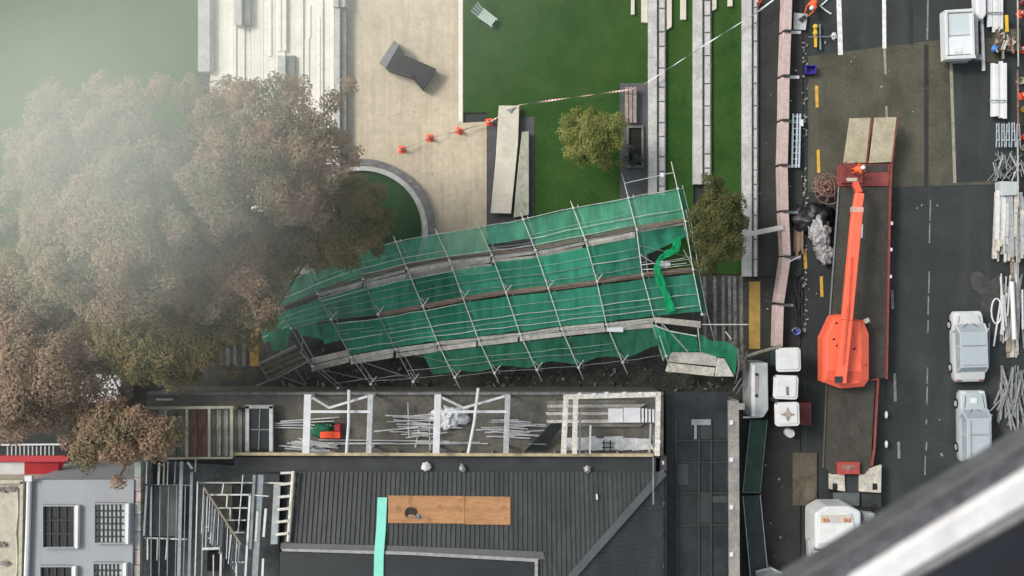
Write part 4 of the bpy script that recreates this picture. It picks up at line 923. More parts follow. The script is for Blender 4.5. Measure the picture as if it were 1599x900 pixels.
# dark glazed canopy on the right
G = thing('glazed_canopy', 'dark glazed canopy roof between the hipped roof and the concrete beam', 'canopy', P(1088, 770, 0))
MB().prism(rect(1040, 612, 1137, 1100, 3.6), .06).build('glass_roof', M('smoky glass', (.026, .030, .031), .25, .35, .5, spec=.35), G)
for x in (1056, 1091, 1110): MB().beam(P(x, 655, 3.66), P(x, 1100, 3.66), .1, .1).build('mullion', fascia_m, G)
for y in (688, 722, 770, 820): MB().beam(P(1056, y, 3.68), P(1137, y, 3.68), .07, .08).build('transom', fascia_m, G)
for x0, y0, x1, y1, m in ((1058, 725, 1075, 757, .05), (1093, 770, 1109, 818, .038), (1093, 660, 1109, 686, .045), (1112, 775, 1136, 785, .05)):
    MB().prism(rect(x0, y0, x1, y1, 3.64), .02).build('pane', M('pane %d' % x0 + str(y0), (m, m * 1.1, m * 1.1), .3, .15, 1), G)
MB().prism(rect(1080, 655, 1110, 664, 3.75), .08).build('head_rail', galv_d, G); MB().beam(P(1086, 664, 3.75), P(1086, 686, 3.75), .15, .05).build('head_rail', galv_d, G)
for x in (1042, 1135):
    for y in (620, 800): MB().beam(P(x, y, 3.5), P(x, y, 0), .14).build('post', galv_d, G)
t = thing('parapet_wall', 'dark parapet with flaking white edge right of the hipped roof', 'wall', P(1036, 760, 0))
MB().prism(rect(1031, 713, 1041, 1000, 4.7), 4.7).build('wall', M('flaking dark wall', (.06, .062, .065), .8, .3, 2), t)
mb = MB()
for y in (720, 735, 775, 783, 824, 845, 880): mb.prism(rect(1034, y, 1036 + random.random(), y + random.uniform(3, 8), 4.73), .03)
mb.build('paint_flake', white_m, t)
t = thing('concrete_beam', 'long weathered grey concrete beam beside the dark canopy', 'beam', P(1146, 770, 0))
MB().prism(pp([(1138, 626), (1154, 626), (1156, 1000), (1140, 1000)], 3.9), 3.9).build('beam', conc_post, t, .02)
for y in (660, 718, 792, 866): MB().box(P(1142, y, 3.95), (.2, .24, .1)).build('fixing', white_m, t)
MB().prism(rect(1148, 630, 1163, 640, 3.93), .1).build('cap', conc_post, t)
t = thing('metal_cabinet', 'tall pale grey metal cabinet left of the portable toilets', 'cabinet', P(1186, 610, 0))
MB().prism(pp([(1172, 567), (1199, 567), (1200, 640), (1192, 652), (1173, 652)], 2.2), 2.1).build('body', M('cabinet paint', (.36, .39, .39), .5, .12, 1.5), t, .04)
MB().prism(rect(1174, 570, 1179, 650, 2.23), .05).build('edge_strip', white_m, t); MB().prism(pp([(1180, 585), (1185, 582), (1184, 622), (1180, 620)], 2.23), .04).build('faded_panel', M('faded pink label', (.30, .24, .24), .7, .2, 3), t)
for y in (585, 618): MB().box(P(1181.5, y, 2.26), (.14, .16, .05)).build('latch', dark_m, t)
t = thing('green_tarp', 'dark green tarpaulin panel edged in pale rope below the metal cabinet', 'tarp', P(1178, 712, 0))
MB().prism(pp([(1172, 656), (1198, 656), (1187, 769), (1160, 769)], .9), .05).build('sheet', tarp_g, t)
for a, b in (((1172, 656), (1160, 769)), ((1160, 769), (1187, 769)), ((1198, 656), (1187, 769))): MB().tube([P(*a, .95), P(*b, .95)], .025, 5).build('edge_rope', galv_d, t)
for q in ((1173, 658), (1196, 658), (1162, 767), (1186, 767)): MB().beam(P(*q, .86), P(*q, .1), .06).build('leg', galv_d, t)
t = thing('green_tarp', 'second darker tarpaulin panel continuing below the first green one', 'tarp', P(1178, 840, 0))
MB().prism(pp([(1160, 775), (1187, 774), (1200, 905), (1172, 905)], .85), .05).build('sheet', M('slate green tarpaulin', (.03, .045, .04), .6, .2, 1.5), t)
for a, b in (((1160, 775), (1172, 905)), ((1187, 774), (1200, 905))): MB().tube([P(*a, .9), P(*b, .9)], .03, 5).build('edge_rope', galv, t)
tag(MB().beam(P(1160, 652, 1.9), P(1190, 651, 1.9), .1).build('white_bar', steel_w), 'short white bar at the foot of the pale metal cabinet', 'bar')

# ------------------------------------------------------------------ pale flat roofed building, cream roof, red awning
W = thing('flat_roofed_building', 'pale grey flat roofed building with four square skylights', 'building', P(126, 830, 0)); ZW = 6.2
MB().prism(pp([(48, 750), (209, 749), (205, 1000), (42, 1000)], ZW), ZW).build('roof', roofw_m, W)
def skylight(x0, y0, x1, y1, m, grid):
    f = MB(); z = ZW + .3
    for q in (rect(x0 - 2, y0 - 2, x1 + 2, y0, z), rect(x0 - 2, y1, x1 + 2, y1 + 2, z), rect(x0 - 2, y0, x0, y1, z), rect(x1, y0, x1 + 1, y1, z)): f.prism(q, .3)
    fo = f.build('skylight', roofw_m, W)
    MB().prism(pp([(x1 + 1.2, y0 - 2), (x1 + 7, y0 - 1), (x1 + 6, y1 + 2), (x1 + 1.2, y1 + 2)], z), .3).build('bright_flank', M('white flank', (.66, .68, .66), .6, .04, 2) if 'white flank' not in bpy.data.materials else bpy.data.materials['white flank'], fo)
    ORG[fo.name] = ORG[W.name]
    MB().prism(rect(x0, y0, x1, y1, ZW + .12), .1).build('pane', m, fo)
    g = MB()
    nx_, ny_ = grid
    for i in range(1, nx_): g.beam(P(x0 + (x1 - x0) * i / nx_, y0, ZW + .16), P(x0 + (x1 - x0) * i / nx_, y1, ZW + .16), .06, .05)
    for i in range(1, ny_): g.beam(P(x0, y0 + (y1 - y0) * i / ny_, ZW + .17), P(x1, y0 + (y1 - y0) * i / ny_, ZW + .17), .07, .05)
    g.build('glazing_bar', fascia_m, fo)
streak = M('streaky dark glass', (.03, .032, .032), .25, .4, 2, fine=8, stretch=(4, .5, 1))
skylight(67, 791, 115, 855, streak, (4, 3)); skylight(148, 788, 194, 848, glass_p, (7, 6)); skylight(63, 886, 111, 945, streak, (4, 3)); skylight(146, 881, 190, 940, glass_p, (7, 6))
t = thing('downpipe', 'white pipe running along the left edge of the pale flat roof', 'pipe', P(44, 830, ZW))
MB().tube([P(46, 746, ZW + .2), P(44, 820, ZW + .2), P(39, 960, ZW + .2)], .14, 8).build('pipe', white_m, t); MB().box(P(46, 747, ZW + .25), (.4, .3, .3)).build('hopper', white_m, t)
K = thing('cream_roofed_building', 'cream roofed building cut off by the lower left corner of the photo', 'building', P(0, 830, 0))
MB().prism(pp([(-200, 755), (36, 755), (30, 1000), (-200, 1000)], 6.0), 6.0).build('roof', creamroof, K)
MB().beam(P(-200, 752, 6.15), P(38, 752, 6.15), .2, .3).build('parapet', cream_t, K); MB().beam(P(36, 752, 6.15), P(31, 1000, 6.15), .18, .3).build('parapet', cream_t, K)
mb = MB(); mb.tube([P(27, 765, 6.05), P(28, 800, 6.05), P(25, 830, 6.05), P(27, 870, 6.05), P(24, 950, 6.05)], .05, 6); mb.build('conduit', plank_g, K)
for q in ((5, 765), (20, 764), (2, 850), (8, 880)): MB().blob(P(q[0], q[1], 6.05), (.3, .15, .12), .4, 3).build('roof_debris', rubble_m, K)
t = thing('red_awning', 'red rounded shop awning with a white sign band at the left edge', 'awning', P(40, 727, 0)); az = 3.6
mb = MB(); pts = [(-60, 712), (100, 712), (108, 716), (106, 720), (100, 722), (-60, 722)]
MB().prism(pp(pts, az + .3), .3).build('top_rim', red_b, t, .03)
prof = [(-60, 722), (38, 722), (70, 722), (92, 721), (101, 718)]; low = [(-60, 742), (38, 743), (70, 743), (90, 740), (98, 730)]
for i in range(4):
    q = [P(*prof[i], az), P(*prof[i + 1], az), P(*low[i + 1], az - .3), P(*low[i], az - .3)]
    MB().add(q + [v - Vector((0, 0, .04)) for v in q], [[0, 3, 2, 1], [4, 5, 6, 7], [0, 1, 5, 4], [1, 2, 6, 5], [2, 3, 7, 6], [3, 0, 4, 7]]).build('sign_band' if i == 0 else 'skirt', white_m if i == 0 else red_b, t)
MB().prism(pp([(-60, 716), (98, 716), (90, 734), (-60, 736)], az - .4), .1).build('soffit', red, t)
for x in (-20, 40, 90): MB().beam(P(x, 735, az - .5), P(x, 735, 0), .1).build('post', red, t)
t = thing('balustrade', 'white balustrade above the red awning', 'railing', P(60, 702, 0))
for i in range(12): MB().beam(P(12 + i * 6.5, 711, 3.95), P(12 + i * 6.5, 697, 4.3), .06).build('baluster', steel_w, t)
MB().beam(P(-30, 695, 4.35), P(104, 694, 4.35), .09).build('handrail', steel_w, t)
for x in (-10, 50, 100): MB().beam(P(x, 695, 4.3), P(x, 695, 0), .08).build('post', steel_w, t)
# white van and lamp glimpsed through the leaves
V_ = thing('white_van', 'white van roof glimpsed through a gap in the rusty tree', 'van', P(150, 604, .004))
MB().prism(pp([(112, 580), (188, 578), (190, 628), (112, 630)], 2.3), 1.9).build('body', white_p, V_, .12)
for x, y in ((125, 580), (175, 580), (125, 628), (175, 628)): MB().tube([P(x, y, .35) - Vector((0, .12, 0)), P(x, y, .35) + Vector((0, .12, 0))], .34, 14).build('wheel', dark_m, V_)
MB().prism(rect(100, 586, 112, 622, 1.6), .9).build('bonnet', white_p, V_, .1); MB().prism(pp([(108, 586), (112, 586), (112, 622), (108, 622)], 2.1), .45).build('windscreen', glass_v, V_)
t = thing('street_lamp', 'white domed street lamp beside the lane in front of the cream frame', 'lamp', P(265, 596, 0))
MB().tube([P(264, 600, 0), P(264, 599, 3.7)], .06, 8).build('pole', galv_d, t); MB().lathe([(.42, 0), (.38, .12), (.22, .24), (.05, .28)], P(264, 596, 3.7), 18).build('lamp_shade', white_m, t)
tag(MB().beam(P(244, 624, 4.6), P(270, 624, 4.6), .1).build('white_batten', steel_w), 'short white batten behind the cream timber frame', 'batten')

# ------------------------------------------------------------------ water barrier along the footpath
bp = [(1232, -30), (1229.5, 49), (1227, 119), (1226, 188), (1224, 258), (1225.5, 330), (1229, 401), (1218, 475), (1216, 543)]
for i in range(8):
    a, b = bp[i], bp[i + 1]; ctr = P((a[0] + b[0]) / 2, (a[1] + b[1]) / 2, .11); ctr.z = .11
    t = thing('road_barrier', ['pinkish road barrier segment beside the crouching worker', 'pinkish road barrier segment beside the purple crate', 'pinkish road barrier segment above the pale blue ladder', 'pinkish road barrier segment beside the pale blue ladder',
                               'pinkish road barrier segment beside the rusty wire cage', 'pinkish road barrier segment beside the black tarpaulin', 'slanted pinkish road barrier segment beside the yellow dash', 'lowest pinkish road barrier segment, ending at the white toilet roofs'][i], 'barrier', ctr, 'pinkish barriers along the footpath')
    A, Bq = P(*a, .9), P(*b, .9); d = (Bq - A).normalized(); A += d * .06; Bq -= d * .06; s = d.cross(Vector((0, 0, 1)))
    pr = [(.30, -.78), (.30, -.6), (.25, -.3), (.25, 0), (-.25, 0), (-.25, -.3), (-.30, -.6), (-.30, -.78)]
    vs = [A + s * u + Vector((0, 0, v)) for u, v in pr] + [Bq + s * u + Vector((0, 0, v)) for u, v in pr]; n = 8
    MB().add(vs, [list(range(n)), list(range(2 * n - 1, n - 1, -1))] + [[k, k + n, (k + 1) % n + n, (k + 1) % n] for k in range(n)]).build('body', barrier_m, t, .03)
    MB().beam(A + Vector((0, 0, -.05)), A - d * .12 + Vector((0, 0, -.05)), .4, .5).build('coupling', fascia_m, t)
    MB().box(P(b[0] + 13, b[1] + 2, .16), (.62, .18, .1)).build('foot', steel_w if i in (0, 1, 3) else galv_d, t)

# ------------------------------------------------------------------ portable toilets and small things beside them
def toilet(px, py, lab, body_m, mark_):
    t = thing('portable_toilet', lab, 'toilet', P(px, py, .11), 'portable toilets beside the footpath'); c = P(px, py, 2.3)
    MB().box((c.x, c.y, 1.15), (1.02, 1.05, 2.1), random.uniform(-.03, .03)).build('cabin', body_m, t, .06)
    def rr(hx, hy, cr, z, ro): return [Vector((c.x, c.y, z)) + Matrix.Rotation(ro, 3, 'Z') @ Vector((sx * (hx - cr) + cr * math.cos(R(a0 + k * 18)), sy * (hy - cr) + cr * math.sin(R(a0 + k * 18)), 0)) for sx, sy, a0 in ((1, 1, 0), (-1, 1, 90), (-1, -1, 180), (1, -1, 270)) for k in range(6)]
    ro = random.uniform(-.04, .04)
    MB().prism(rr(.74, .72, .2, 2.34, ro), .16).build('roof', helmet_m, t, .03); MB().prism(rr(.6, .58, .16, 2.43, ro), .09).build('roof_dome', helmet_m, t, .04)
    for hx in (-.66, .66): MB().box((c.x + hx, c.y + .66, 2.36), (.07, .1, .05)).build('lifting_lug', galv_d, t)
    MB().box((c.x - .50, c.y, 1.1), (.04, .75, 1.8)).build('door', body_m, t)
    if mark_ == 1: MB().box((c.x + .05, c.y - .2, 2.46), (.13, .5, .05), .05).build('vent_slot', stone_d, t)
    if mark_ == 2:
        mb = MB(); q = [(0, .44), (.14, .12), (.44, 0), (.14, -.12), (0, -.44), (-.14, -.12), (-.44, 0), (-.14, .12)]
        mb.prism([(c.x + a, c.y + b, 2.47) for a, b in q], .05).build('roof_stain', M('roof stain', (.30, .26, .22), .7, .35, 5), t)
toilet(1231, 562, 'portable toilet with plain white roof, topmost of the three', M('dark toilet cabin', (.05, .08, .08), .5), 0)
toilet(1227, 605, 'portable toilet with a grey slot on its white roof, middle of three', M('grey toilet cabin', (.1, .11, .11), .5), 1)
toilet(1229, 647, 'portable toilet with brown star shaped stain on its white roof', M('brown toilet cabin', (.12, .05, .045), .5), 2)
t = thing('red_cabinet', 'low dark red cabinet beside the stained toilet roof', 'cabinet', P(1258, 646, .11)); MB().prism(rect(1249, 629, 1267, 664, .95), .84).build('body', M('dark red cabinet paint', (.12, .025, .025), .6, .2, 3), t, .03)
MB().prism(rect(1252, 632, 1264, 661, .98), .03).build('lid', M('darker red lid', (.09, .02, .02), .6, .2, 3), t)
t = thing('white_drum', 'small white drum below the stained toilet roof', 'drum', P(1230, 675, .11)); MB().lathe([(.27, 0), (.27, .6), (.24, .64)], P(1230, 675, .11), 16).build('body', helmet_m, t); MB().lathe([(.2, 0), (.19, .05)], P(1230, 675, .75), 16).build('lid', white_m, t)
t = thing('white_drum', 'tiny grey drum between the toilets and the pale cabinet', 'drum', P(1206, 622, .11)); MB().lathe([(.22, 0), (.22, .5), (.2, .54)], P(1207, 623, .11), 16).build('body', galv, t); MB().lathe([(.17, 0), (.16, .05)], P(1207, 623, .65), 16).build('lid', galv_d, t)
t = thing('brown_board', 'brown boarded hatch with a round lid beside the trailer', 'hatch', P(1257, 748, 0)); MB().prism(rect(1238, 707, 1276, 790, .16), .15).build('board', brown_b, t, .02)
MB().lathe([(.40, 0), (.40, .05), (.36, .06)], P(1264, 772, .165), 24).build('lid', M('round lid', (.13, .11, .085), .8, .2, 2), t)
# debris left of the trailer
tag(MB().blob(P(1270, 342, .1), (1.35, .9, .55), .35, 2.2, 28, 14).build('black_tarp', tarp_b, None, smooth=True), 'black tarpaulin heaped above the silvery rubbish bag', 'tarp')
mb = MB()
mb.blob(P(1279, 366, .4), (.60, 1.05, .5), .32, 2.6, 40, 26, R(12)); mb.blob(P(1287, 394, .35), (.52, .75, .42), .34, 3.0, 34, 20, R(20))
tag(mb.build('silver_bag', tarp_s, None, smooth=True), 'crumpled silvery grey rubbish bag beside the trailer', 'bag')
t = thing('wire_cage', 'round tangled cage of rusty wire left of the trailer', 'cage', P(1287, 294, .02)); c = P(1287, 294, .02)
for i in range(7):
    a = random.uniform(0, 6.28); ro = Matrix.Rotation(random.uniform(-.35, .35), 3, 'X') @ Matrix.Rotation(random.uniform(-.35, .35), 3, 'Y'); r_ = [.86, .8, .6, .5, .35, .3, .7][i]; off = Vector((random.uniform(-.25, .25), random.uniform(-.25, .25), .45))
    MB().tube([c + off + ro @ Vector((math.cos(k / 16 * 6.2832) * r_, math.sin(k / 16 * 6.2832) * r_, 0)) for k in range(17)], .026, 5).build('wire_ring', rust, t)
for i in range(10):
    a = i * .33 + .1; d = Vector((math.cos(a), math.sin(a), 0)); n_ = Vector((-d.y, d.x, 0)) * random.uniform(-.5, .5)
    MB().tube([c + d * .8 + n_ + Vector((0, 0, .2)), c + n_ + Vector((0, 0, random.uniform(.4, .8))), c - d * .8 + n_ + Vector((0, 0, .25))], .032, 5).build('wire_rod', rust, t)
for i in range(6):
    tag(MB().beam(P(1241 + i * 2.4, 352 + random.uniform(-4, 6), .16 + i * .03), P(1240 + i * 2.6, 396 + random.uniform(-6, 6), .2 + i * .03), .09, .07).build('timber_offcut', timber), 'brown timber offcut in the bundle beside the barrier and silvery bag', 'timber', 'timber offcuts beside the silvery bag')
tag(MB().beam(P(1158, 368, 1.1), P(1223, 355, 1.0), .3, .12).build('grey_beam', stone), 'pale grey beam spanning from footpath wall to the barrier', 'beam')
tag(MB().beam(P(1232, 409, .95), P(1250, 400, .5), .07).build('stick', steel_w), 'thin white stick leaning on the slanted barrier', 'stick')
t = thing('ladder', 'pale blue grey ladder lying beside the barrier on the footpath', 'ladder', P(1243, 220, .11))
for x in (1237.5, 1244, 1248.5): MB().beam(P(x + 1, 178, .45), P(x - 1, 262, .45), .1, .08).build('side_rail', M('ladder blue', (.42, .5, .55), .4, .1, 3) if x < 1238 else bpy.data.materials['ladder blue'], t)
for i in range(9): MB().beam(P(1238, 182 + i * 9.5, .4), P(1249, 182 + i * 9.5, .4), .05).build('rung', galv, t)
MB().box(P(1251.5, 192, .45), (.2, .42, .12)).build('hook', white_m, t)
t = thing('purple_crate', 'deep purple blue open crate near the kerb', 'crate', P(1265.5, 109.5, .004)); c = P(1265.5, 109.5, .3)
MB().box((c.x, c.y, .06), (.62, .5, .05)).build('floor', purple, t)
for dx, dy, a, b in ((-.3, 0, .05, .52), (.3, 0, .05, .52), (0, -.24, .6, .05), (0, .24, .6, .05)): MB().box((c.x + dx, c.y + dy, .25), (a, b, .42)).build('side', purple, t)
t = thing('blue_bucket', 'small blue bucket on the footpath above the toilets', 'bucket', P(1241, 517, .11)); MB().lathe([(.17, 0), (.24, .38), (.25, .4), (.21, .38), (.15, .04)], P(1241, 517, .11), 18).build('tub', blue, t); MB().tube([P(1236, 517, .5), P(1241, 512, .52), P(1246, 517, .5)], .015, 5).build('handle', steel_w, t)
t = thing('tool_stand', 'yellow road tool with crossed grey bars beside the worker', 'tool', P(1273, 56, .004))
MB().beam(P(1272.5, 40, .45), P(1273.5, 74, .4), .16, .1).build('body', yellow, t); MB().beam(P(1280, 38, .3), P(1281, 78, .3), .09, .05).build('bar', galv_d, t); MB().beam(P(1262, 58, .5), P(1308, 57, .35), .05).build('bar', galv_d, t)
for y in (42, 52): MB().lathe([(.14, 0), (.14, .14), (.08, .18)], P(1272.5, y, .45), 12).build('knob', yellow, t)
for x, y in ((1273, 40), (1273, 72), (1281, 40)): MB().beam(P(x, y, .4), P(x, y, .01), .05).build('leg', galv_d, t)
tag(MB().blob(P(1302, 57, .08), (.16, .2, .08), .5, 3).build('white_scrap', white_m), 'scrap of white plastic beside the crossed grey bars', 'scrap')
t = thing('grey_tray', 'pale grey board on the ground in front of the crouching worker', 'board', P(1248, 36, .11)); MB().prism(pp([(1240, 20), (1261, 22), (1258, 47), (1239, 46)], .3), .06).build('board', galv, t); MB().prism(pp([(1247, 30), (1257, 23), (1260, 28), (1252, 35)], .4), .07).build('tablet', cloth_d, t)
for x, y in ((1242, 22), (1258, 24), (1241, 44), (1256, 44)): MB().beam(P(x, y, .25), P(x, y, .11), .06).build('leg', galv_d, t)
for (q, lab) in (([(1282, 9, .1), (1290, 2, .1), (1300, -8, .1)], 'white cable running up past the crouching worker'), ([(1280, 9, .1), (1290, 17, .1), (1298, 22, .1)], 'white cable running down right of the crouching worker')):
    tag(MB().tube([P(*p) for p in q], .05, 6).build('white_cable', white_m), lab, 'cable')
mb = MB()
for i in range(150):
    x, y = (random.gauss(1257, 2.2), random.uniform(60, 520)) if i < 95 else (random.uniform(1180, 1480), random.uniform(0, 860))
    s = random.uniform(.04, .11); mb.box(P(x, y, .03 + s / 2 + (.11 if x < 1255 else 0)), (s * random.uniform(.8, 2.2), s, s * .6), random.uniform(0, 3))
tag(mb.build('litter', rubble_m), 'pale scraps of litter scattered along the kerb and road', 'litter', kind='stuff')
mb = MB()
for i in range(40):
    x = 1240 + i % 14 + random.uniform(-1, 1); y = 420 + random.uniform(0, 70); mb.beam(P(x, y, .16), P(x + random.uniform(-2, 2), y + random.uniform(10, 40), .16), .035, .03)
tag(mb.build('dark_cables', fascia_m), 'bundle of dark cables lying along the kerb below the bag', 'cables')

# ------------------------------------------------------------------ low loader trailer with boom lift, truck cab
T = thing('trailer', 'long low loader trailer with red edges and two raised pale ramps', 'trailer', P(1340, 500, .004)); zt = .95
MB().prism(pp([(1311, 292), (1389, 292), (1383, 590), (1367, 592), (1360, 728), (1350, 741), (1298, 741), (1286, 728), (1296, 500)], zt), .22).build('deck', deck_m, T, .02)
for pts in ([(1395, 184, 1.0), (1390, 292, 1.0), (1384, 592, 1.0)], [(1358, 594, 1.05), (1371, 592, 1.05)], [(1371, 592, 1.05), (1365, 700, 1.0), (1361, 728, 1.0)]):
    for a, b in zip(pts[:-1], pts[1:]): MB().beam(P(*a), P(*b), .12, .14).build('edge_rail', red, T)
MB().beam(P(1309.5, 292, 1.0), P(1295, 500, 1.0), .07, .1).build('edge_rail', galv_d, T); MB().beam(P(1295, 500, 1.0), P(1285, 730, 1.0), .07, .1).build('edge_rail', brown_b, T)
MB().prism(pp([(1308, 258), (1390, 256), (1388, 291), (1309, 291)], 1.02), .25).build('rear_frame', red, T, .02)
MB().prism(pp([(1326, 259), (1386, 257), (1386, 268), (1328, 270)], 1.06), .05).build('frame_plank', deck_m, T)
for pts in ([(1327, 185, 1.9), (1360.5, 184, 1.9), (1353, 254, 1.15), (1317, 256, 1.15)], [(1366, 184, 1.9), (1401, 183, 1.9), (1393, 253, 1.15), (1357, 255, 1.15)]):
    r_ = MB().prism([P(*p) for p in pts], .1).build('ramp', ramp_m, T, .02); ORG[r_.name] = ORG[T.name]
    MB().beam(P(*pts[1]) - Vector((0, 0, .06)), P(*pts[2]) - Vector((0, 0, .06)), .09, .16).build('ramp_edge', red, r_)
for x0, y0 in ((1310, 320), (1311, 350), (1309, 380)):
    for side in (0, 78): MB().tube([P(x0 + side - 2, y0, .42), P(x0 + side + 4 - 2, y0, .42) + Vector((.1, 0, 0))], .4, 16).build('wheel', dark_m, T)
for y in (349, 390, 432): MB().box(P(1392.5 - (y - 349) * .02, y, 1.06), (.12, .2, .08)).build('side_marker', helmet_m, T)
for y in (648, 694): MB().blob(P(1384, y, .4), (.10, .24, .14), 0, 1, 12, 8, 0, False).build('wheel_hub', helmet_m, T); 
for y in (648, 694): MB().tube([P(1362, y, .38), P(1368, y, .38)], .38, 16).build('wheel', dark_m, T)
MB().prism(rect(1308, 722, 1343, 741, 1.3), .3).build('hitch', M('worn red hitch', (.36, .06, .055), .6, .25, 3), T, .03); MB().prism(rect(1316, 726, 1335, 734, 1.33), .06).build('hitch_plate', rust, T)
# truck
K2 = thing('truck', 'truck with white cab and amber light bar towing the low loader', 'truck', P(1318, 800, .004))
MB().prism(pp([(1295, 740), (1319, 738), (1320, 768), (1295, 764)], .9), .2).build('mudguard', plank_p, K2, .03); MB().prism(pp([(1342, 736), (1377, 726), (1376, 770), (1342, 768)], .9), .2).build('mudguard', plank_p, K2, .03)
MB().prism(rect(1300, 742, 1374, 798, .7), .3).build('chassis', fascia_m, K2); MB().prism(rect(1302, 770, 1342, 790, 1.0), .2).build('coupling_deck', M('teal grey deck', (.09, .11, .11), .7, .25, 2), K2)
MB().prism(rect(1345, 772, 1376, 792, .9), .2).build('side_tank', fascia_m, K2)
zc = 3.0
cab = MB(); q = [(1273, 802), (1291, 791), (1327, 791), (1345, 799), (1346, 848), (1330, 862), (1273, 858)]
cab.prism(pp(q, zc), 2.1); co = cab.build('cab', white_p, K2, .14)
MB().prism(pp([(1280, 802), (1330, 802), (1340, 845), (1278, 850)], zc + .1), .1).build('roof_panel', helmet_m, K2, .05)
MB().prism(pp([(1271, 860), (1330, 864), (1322, 872), (1272, 868)], zc - .35), .3).build('sun_visor', helmet_m, K2, .03)
MB().prism(pp([(1275, 866), (1325, 868), (1323, 878), (1275, 878)], zc - .9), .7).build('windscreen', glass_v, K2); MB().prism(pp([(1274, 878), (1324, 878), (1322, 890), (1276, 890)], 1.2), .9).build('bumper', white_p, K2, .08)
MB().prism(rect(1281, 804, 1329, 817, zc + .14), .06).build('light_bar', M('light bar housing', (.48, .46, .42), .4, .1, 4), K2, .02)
for x in (1286, 1291, 1319, 1325): MB().lathe([(.1, 0), (.1, .08), (.05, .13)], P(x, 812, zc + .14), 10).build('beacon', M('amber beacon', (.5, .2, .08), .3, .2, 6) if x == 1286 else bpy.data.materials['amber beacon'], K2)
for q in (((1347, 800), (1366, 802), (1366, 830), (1358, 833), (1352, 824)), ((1262, 845), (1268, 842), (1274, 862), (1268, 888), (1264, 886))): MB().prism(pp(q, 2.2), .5).build('wing_mirror', galv, K2, .03)
MB().lathe([(.12, 0), (.12, .3)], P(1350, 828, 2.3), 10).build('exhaust', dark_m, K2)
for x in (1300, 1362):
    for y in (758, 790): MB().tube([P(x, y, .48) - Vector((.14, 0, 0)), P(x, y, .48) + Vector((.14, 0, 0))], .47, 16).build('wheel', dark_m, K2)
# boom lift
L_ = thing('boom_lift', 'bright orange boom lift machine parked on the low loader trailer', 'boom lift', P(1322, 550, .95))
body = [(1301, 494), (1313, 491), (1330, 499), (1348, 500), (1357, 522), (1357, 593), (1349, 604), (1313, 607), (1285, 597), (1285, 528)]
mb = MB(); tz = 2.3
inner = [(1303, 498), (1313, 495), (1330, 502), (1342, 502), (1345, 522), (1345, 590), (1340, 598), (1313, 600), (1290, 591), (1290, 530)]
n = len(body); vs = pp(inner, tz) + pp(body, tz - .35) + [v - Vector((0, 0, 1.0)) for v in pp(body, tz - .35)]
a_ = [list(range(n))[::-1]] + [[i, (i + 1) % n, (i + 1) % n + n, i + n] for i in range(n)] + [[i + n, (i + 1) % n + n, (i + 1) % n + 2 * n, i + 2 * n] for i in range(n)]
mb.add(vs, [f[::-1] for f in a_]); mb.build('turret', orange, L_, .04)
MB().prism(pp([(1291, 580), (1345, 580), (1345, 594), (1313, 602), (1290, 594)], tz + .015), .05).build('counterweight', orange_d, L_, .02)
MB().beam(P(1312, 598, tz + .35), P(1322, 500, tz + .55), .58, .5).build('boom_base', orange, L_, .04); MB().beam(P(1322, 500, tz + .55), P(1338, 330, tz + .55), .60, .44).build('boom', orange, L_, .04)
MB().beam(P(1317, 565, tz + .68), P(1324, 480, tz + .84), .1, .1).build('hydraulic_hose', orange_d, L_)
MB().prism(pp([(1304, 588), (1316, 588), (1316, 598), (1304, 598)], tz + .64), .1).build('boom_pivot', fascia_m, L_)
MB().beam(P(1337.6, 332, tz + .58), P(1338.3, 324, tz + .58), .64, .46).build('collar', M('collar pink', (.55, .35, .3), .5), L_); MB().beam(P(1338.3, 325, tz + .5), P(1342, 302, tz + .5), .50, .36).build('boom_extension', orange, L_, .03)
MB().beam(P(1342, 302, tz + .4), P(1335, 286, tz - .1), .36, .3).build('jib', orange_d, L_, .03); MB().beam(P(1346, 350, tz + .7), P(1345, 372, tz + .65), .1, .08).build('cable_guide', galv, L_)
for a, b in (((1316, 570), (1330, 400)), ((1318, 572), (1332, 402))): MB().tube([P(*a, tz + .70), P((a[0] + b[0]) / 2 + 1.5, (a[1] + b[1]) / 2, tz + .83), P(*b, tz + .80)], .018, 5).build('hydraulic_hose', orange_d, L_)
for x, y in ((1332, 510), (1338, 540), (1345, 560)): MB().beam(P(x - 2, y, tz + .01), P(x + 4, y + 20, tz + .01), .03, .02).build('panel_seam', orange_d, L_)
for x, y in ((1306, 505), (1307, 540), (1311, 555), (1302, 530), (1334, 545), (1351, 570)): MB().box(P(x, y, tz + (.02 if x < 1345 else -.2)), (.12, .12, .03)).build('bolt_hole', dark_m, L_)
MB().prism(pp([(1299, 512), (1345, 512), (1345, 585), (1299, 585)], 1.35), .4).build('undercarriage', fascia_m, L_)
for x in (1294, 1350):
    for y in (515, 585): MB().tube([P(x, y, 1.36) - Vector((.15, 0, 0)), P(x, y, 1.36) + Vector((.15, 0, 0))], .4, 16).build('wheel', dark_m, L_)
MB().box(P(1353, 501, tz - .1), (.3, .25, .2), .4).build('work_light', cream_t, L_)
bz = 1.25
MB().prism(rect(1312, 256, 1347, 286, bz), .06).build('basket_floor', red, L_)
for z in (bz + .5, bz + 1.05):
    c4 = [P(1313, 257, z), P(1346, 257, z), P(1346, 285, z), P(1313, 285, z)]
    for i in range(4): MB().tube([c4[i], c4[(i + 1) % 4]], .03, 6).build('basket_rail', red, L_)
for x, y in ((1313, 257), (1346, 257), (1346, 285), (1313, 285), (1329, 257), (1329, 285)): MB().tube([P(x, y, bz), P(x, y, bz) + Vector((0, 0, 1.05))], .03, 6).build('basket_post', red, L_)
MB().box(P(1330, 281, bz + 1.0), (.6, .22, .25)).build('control_box', cream_t, L_, .03)

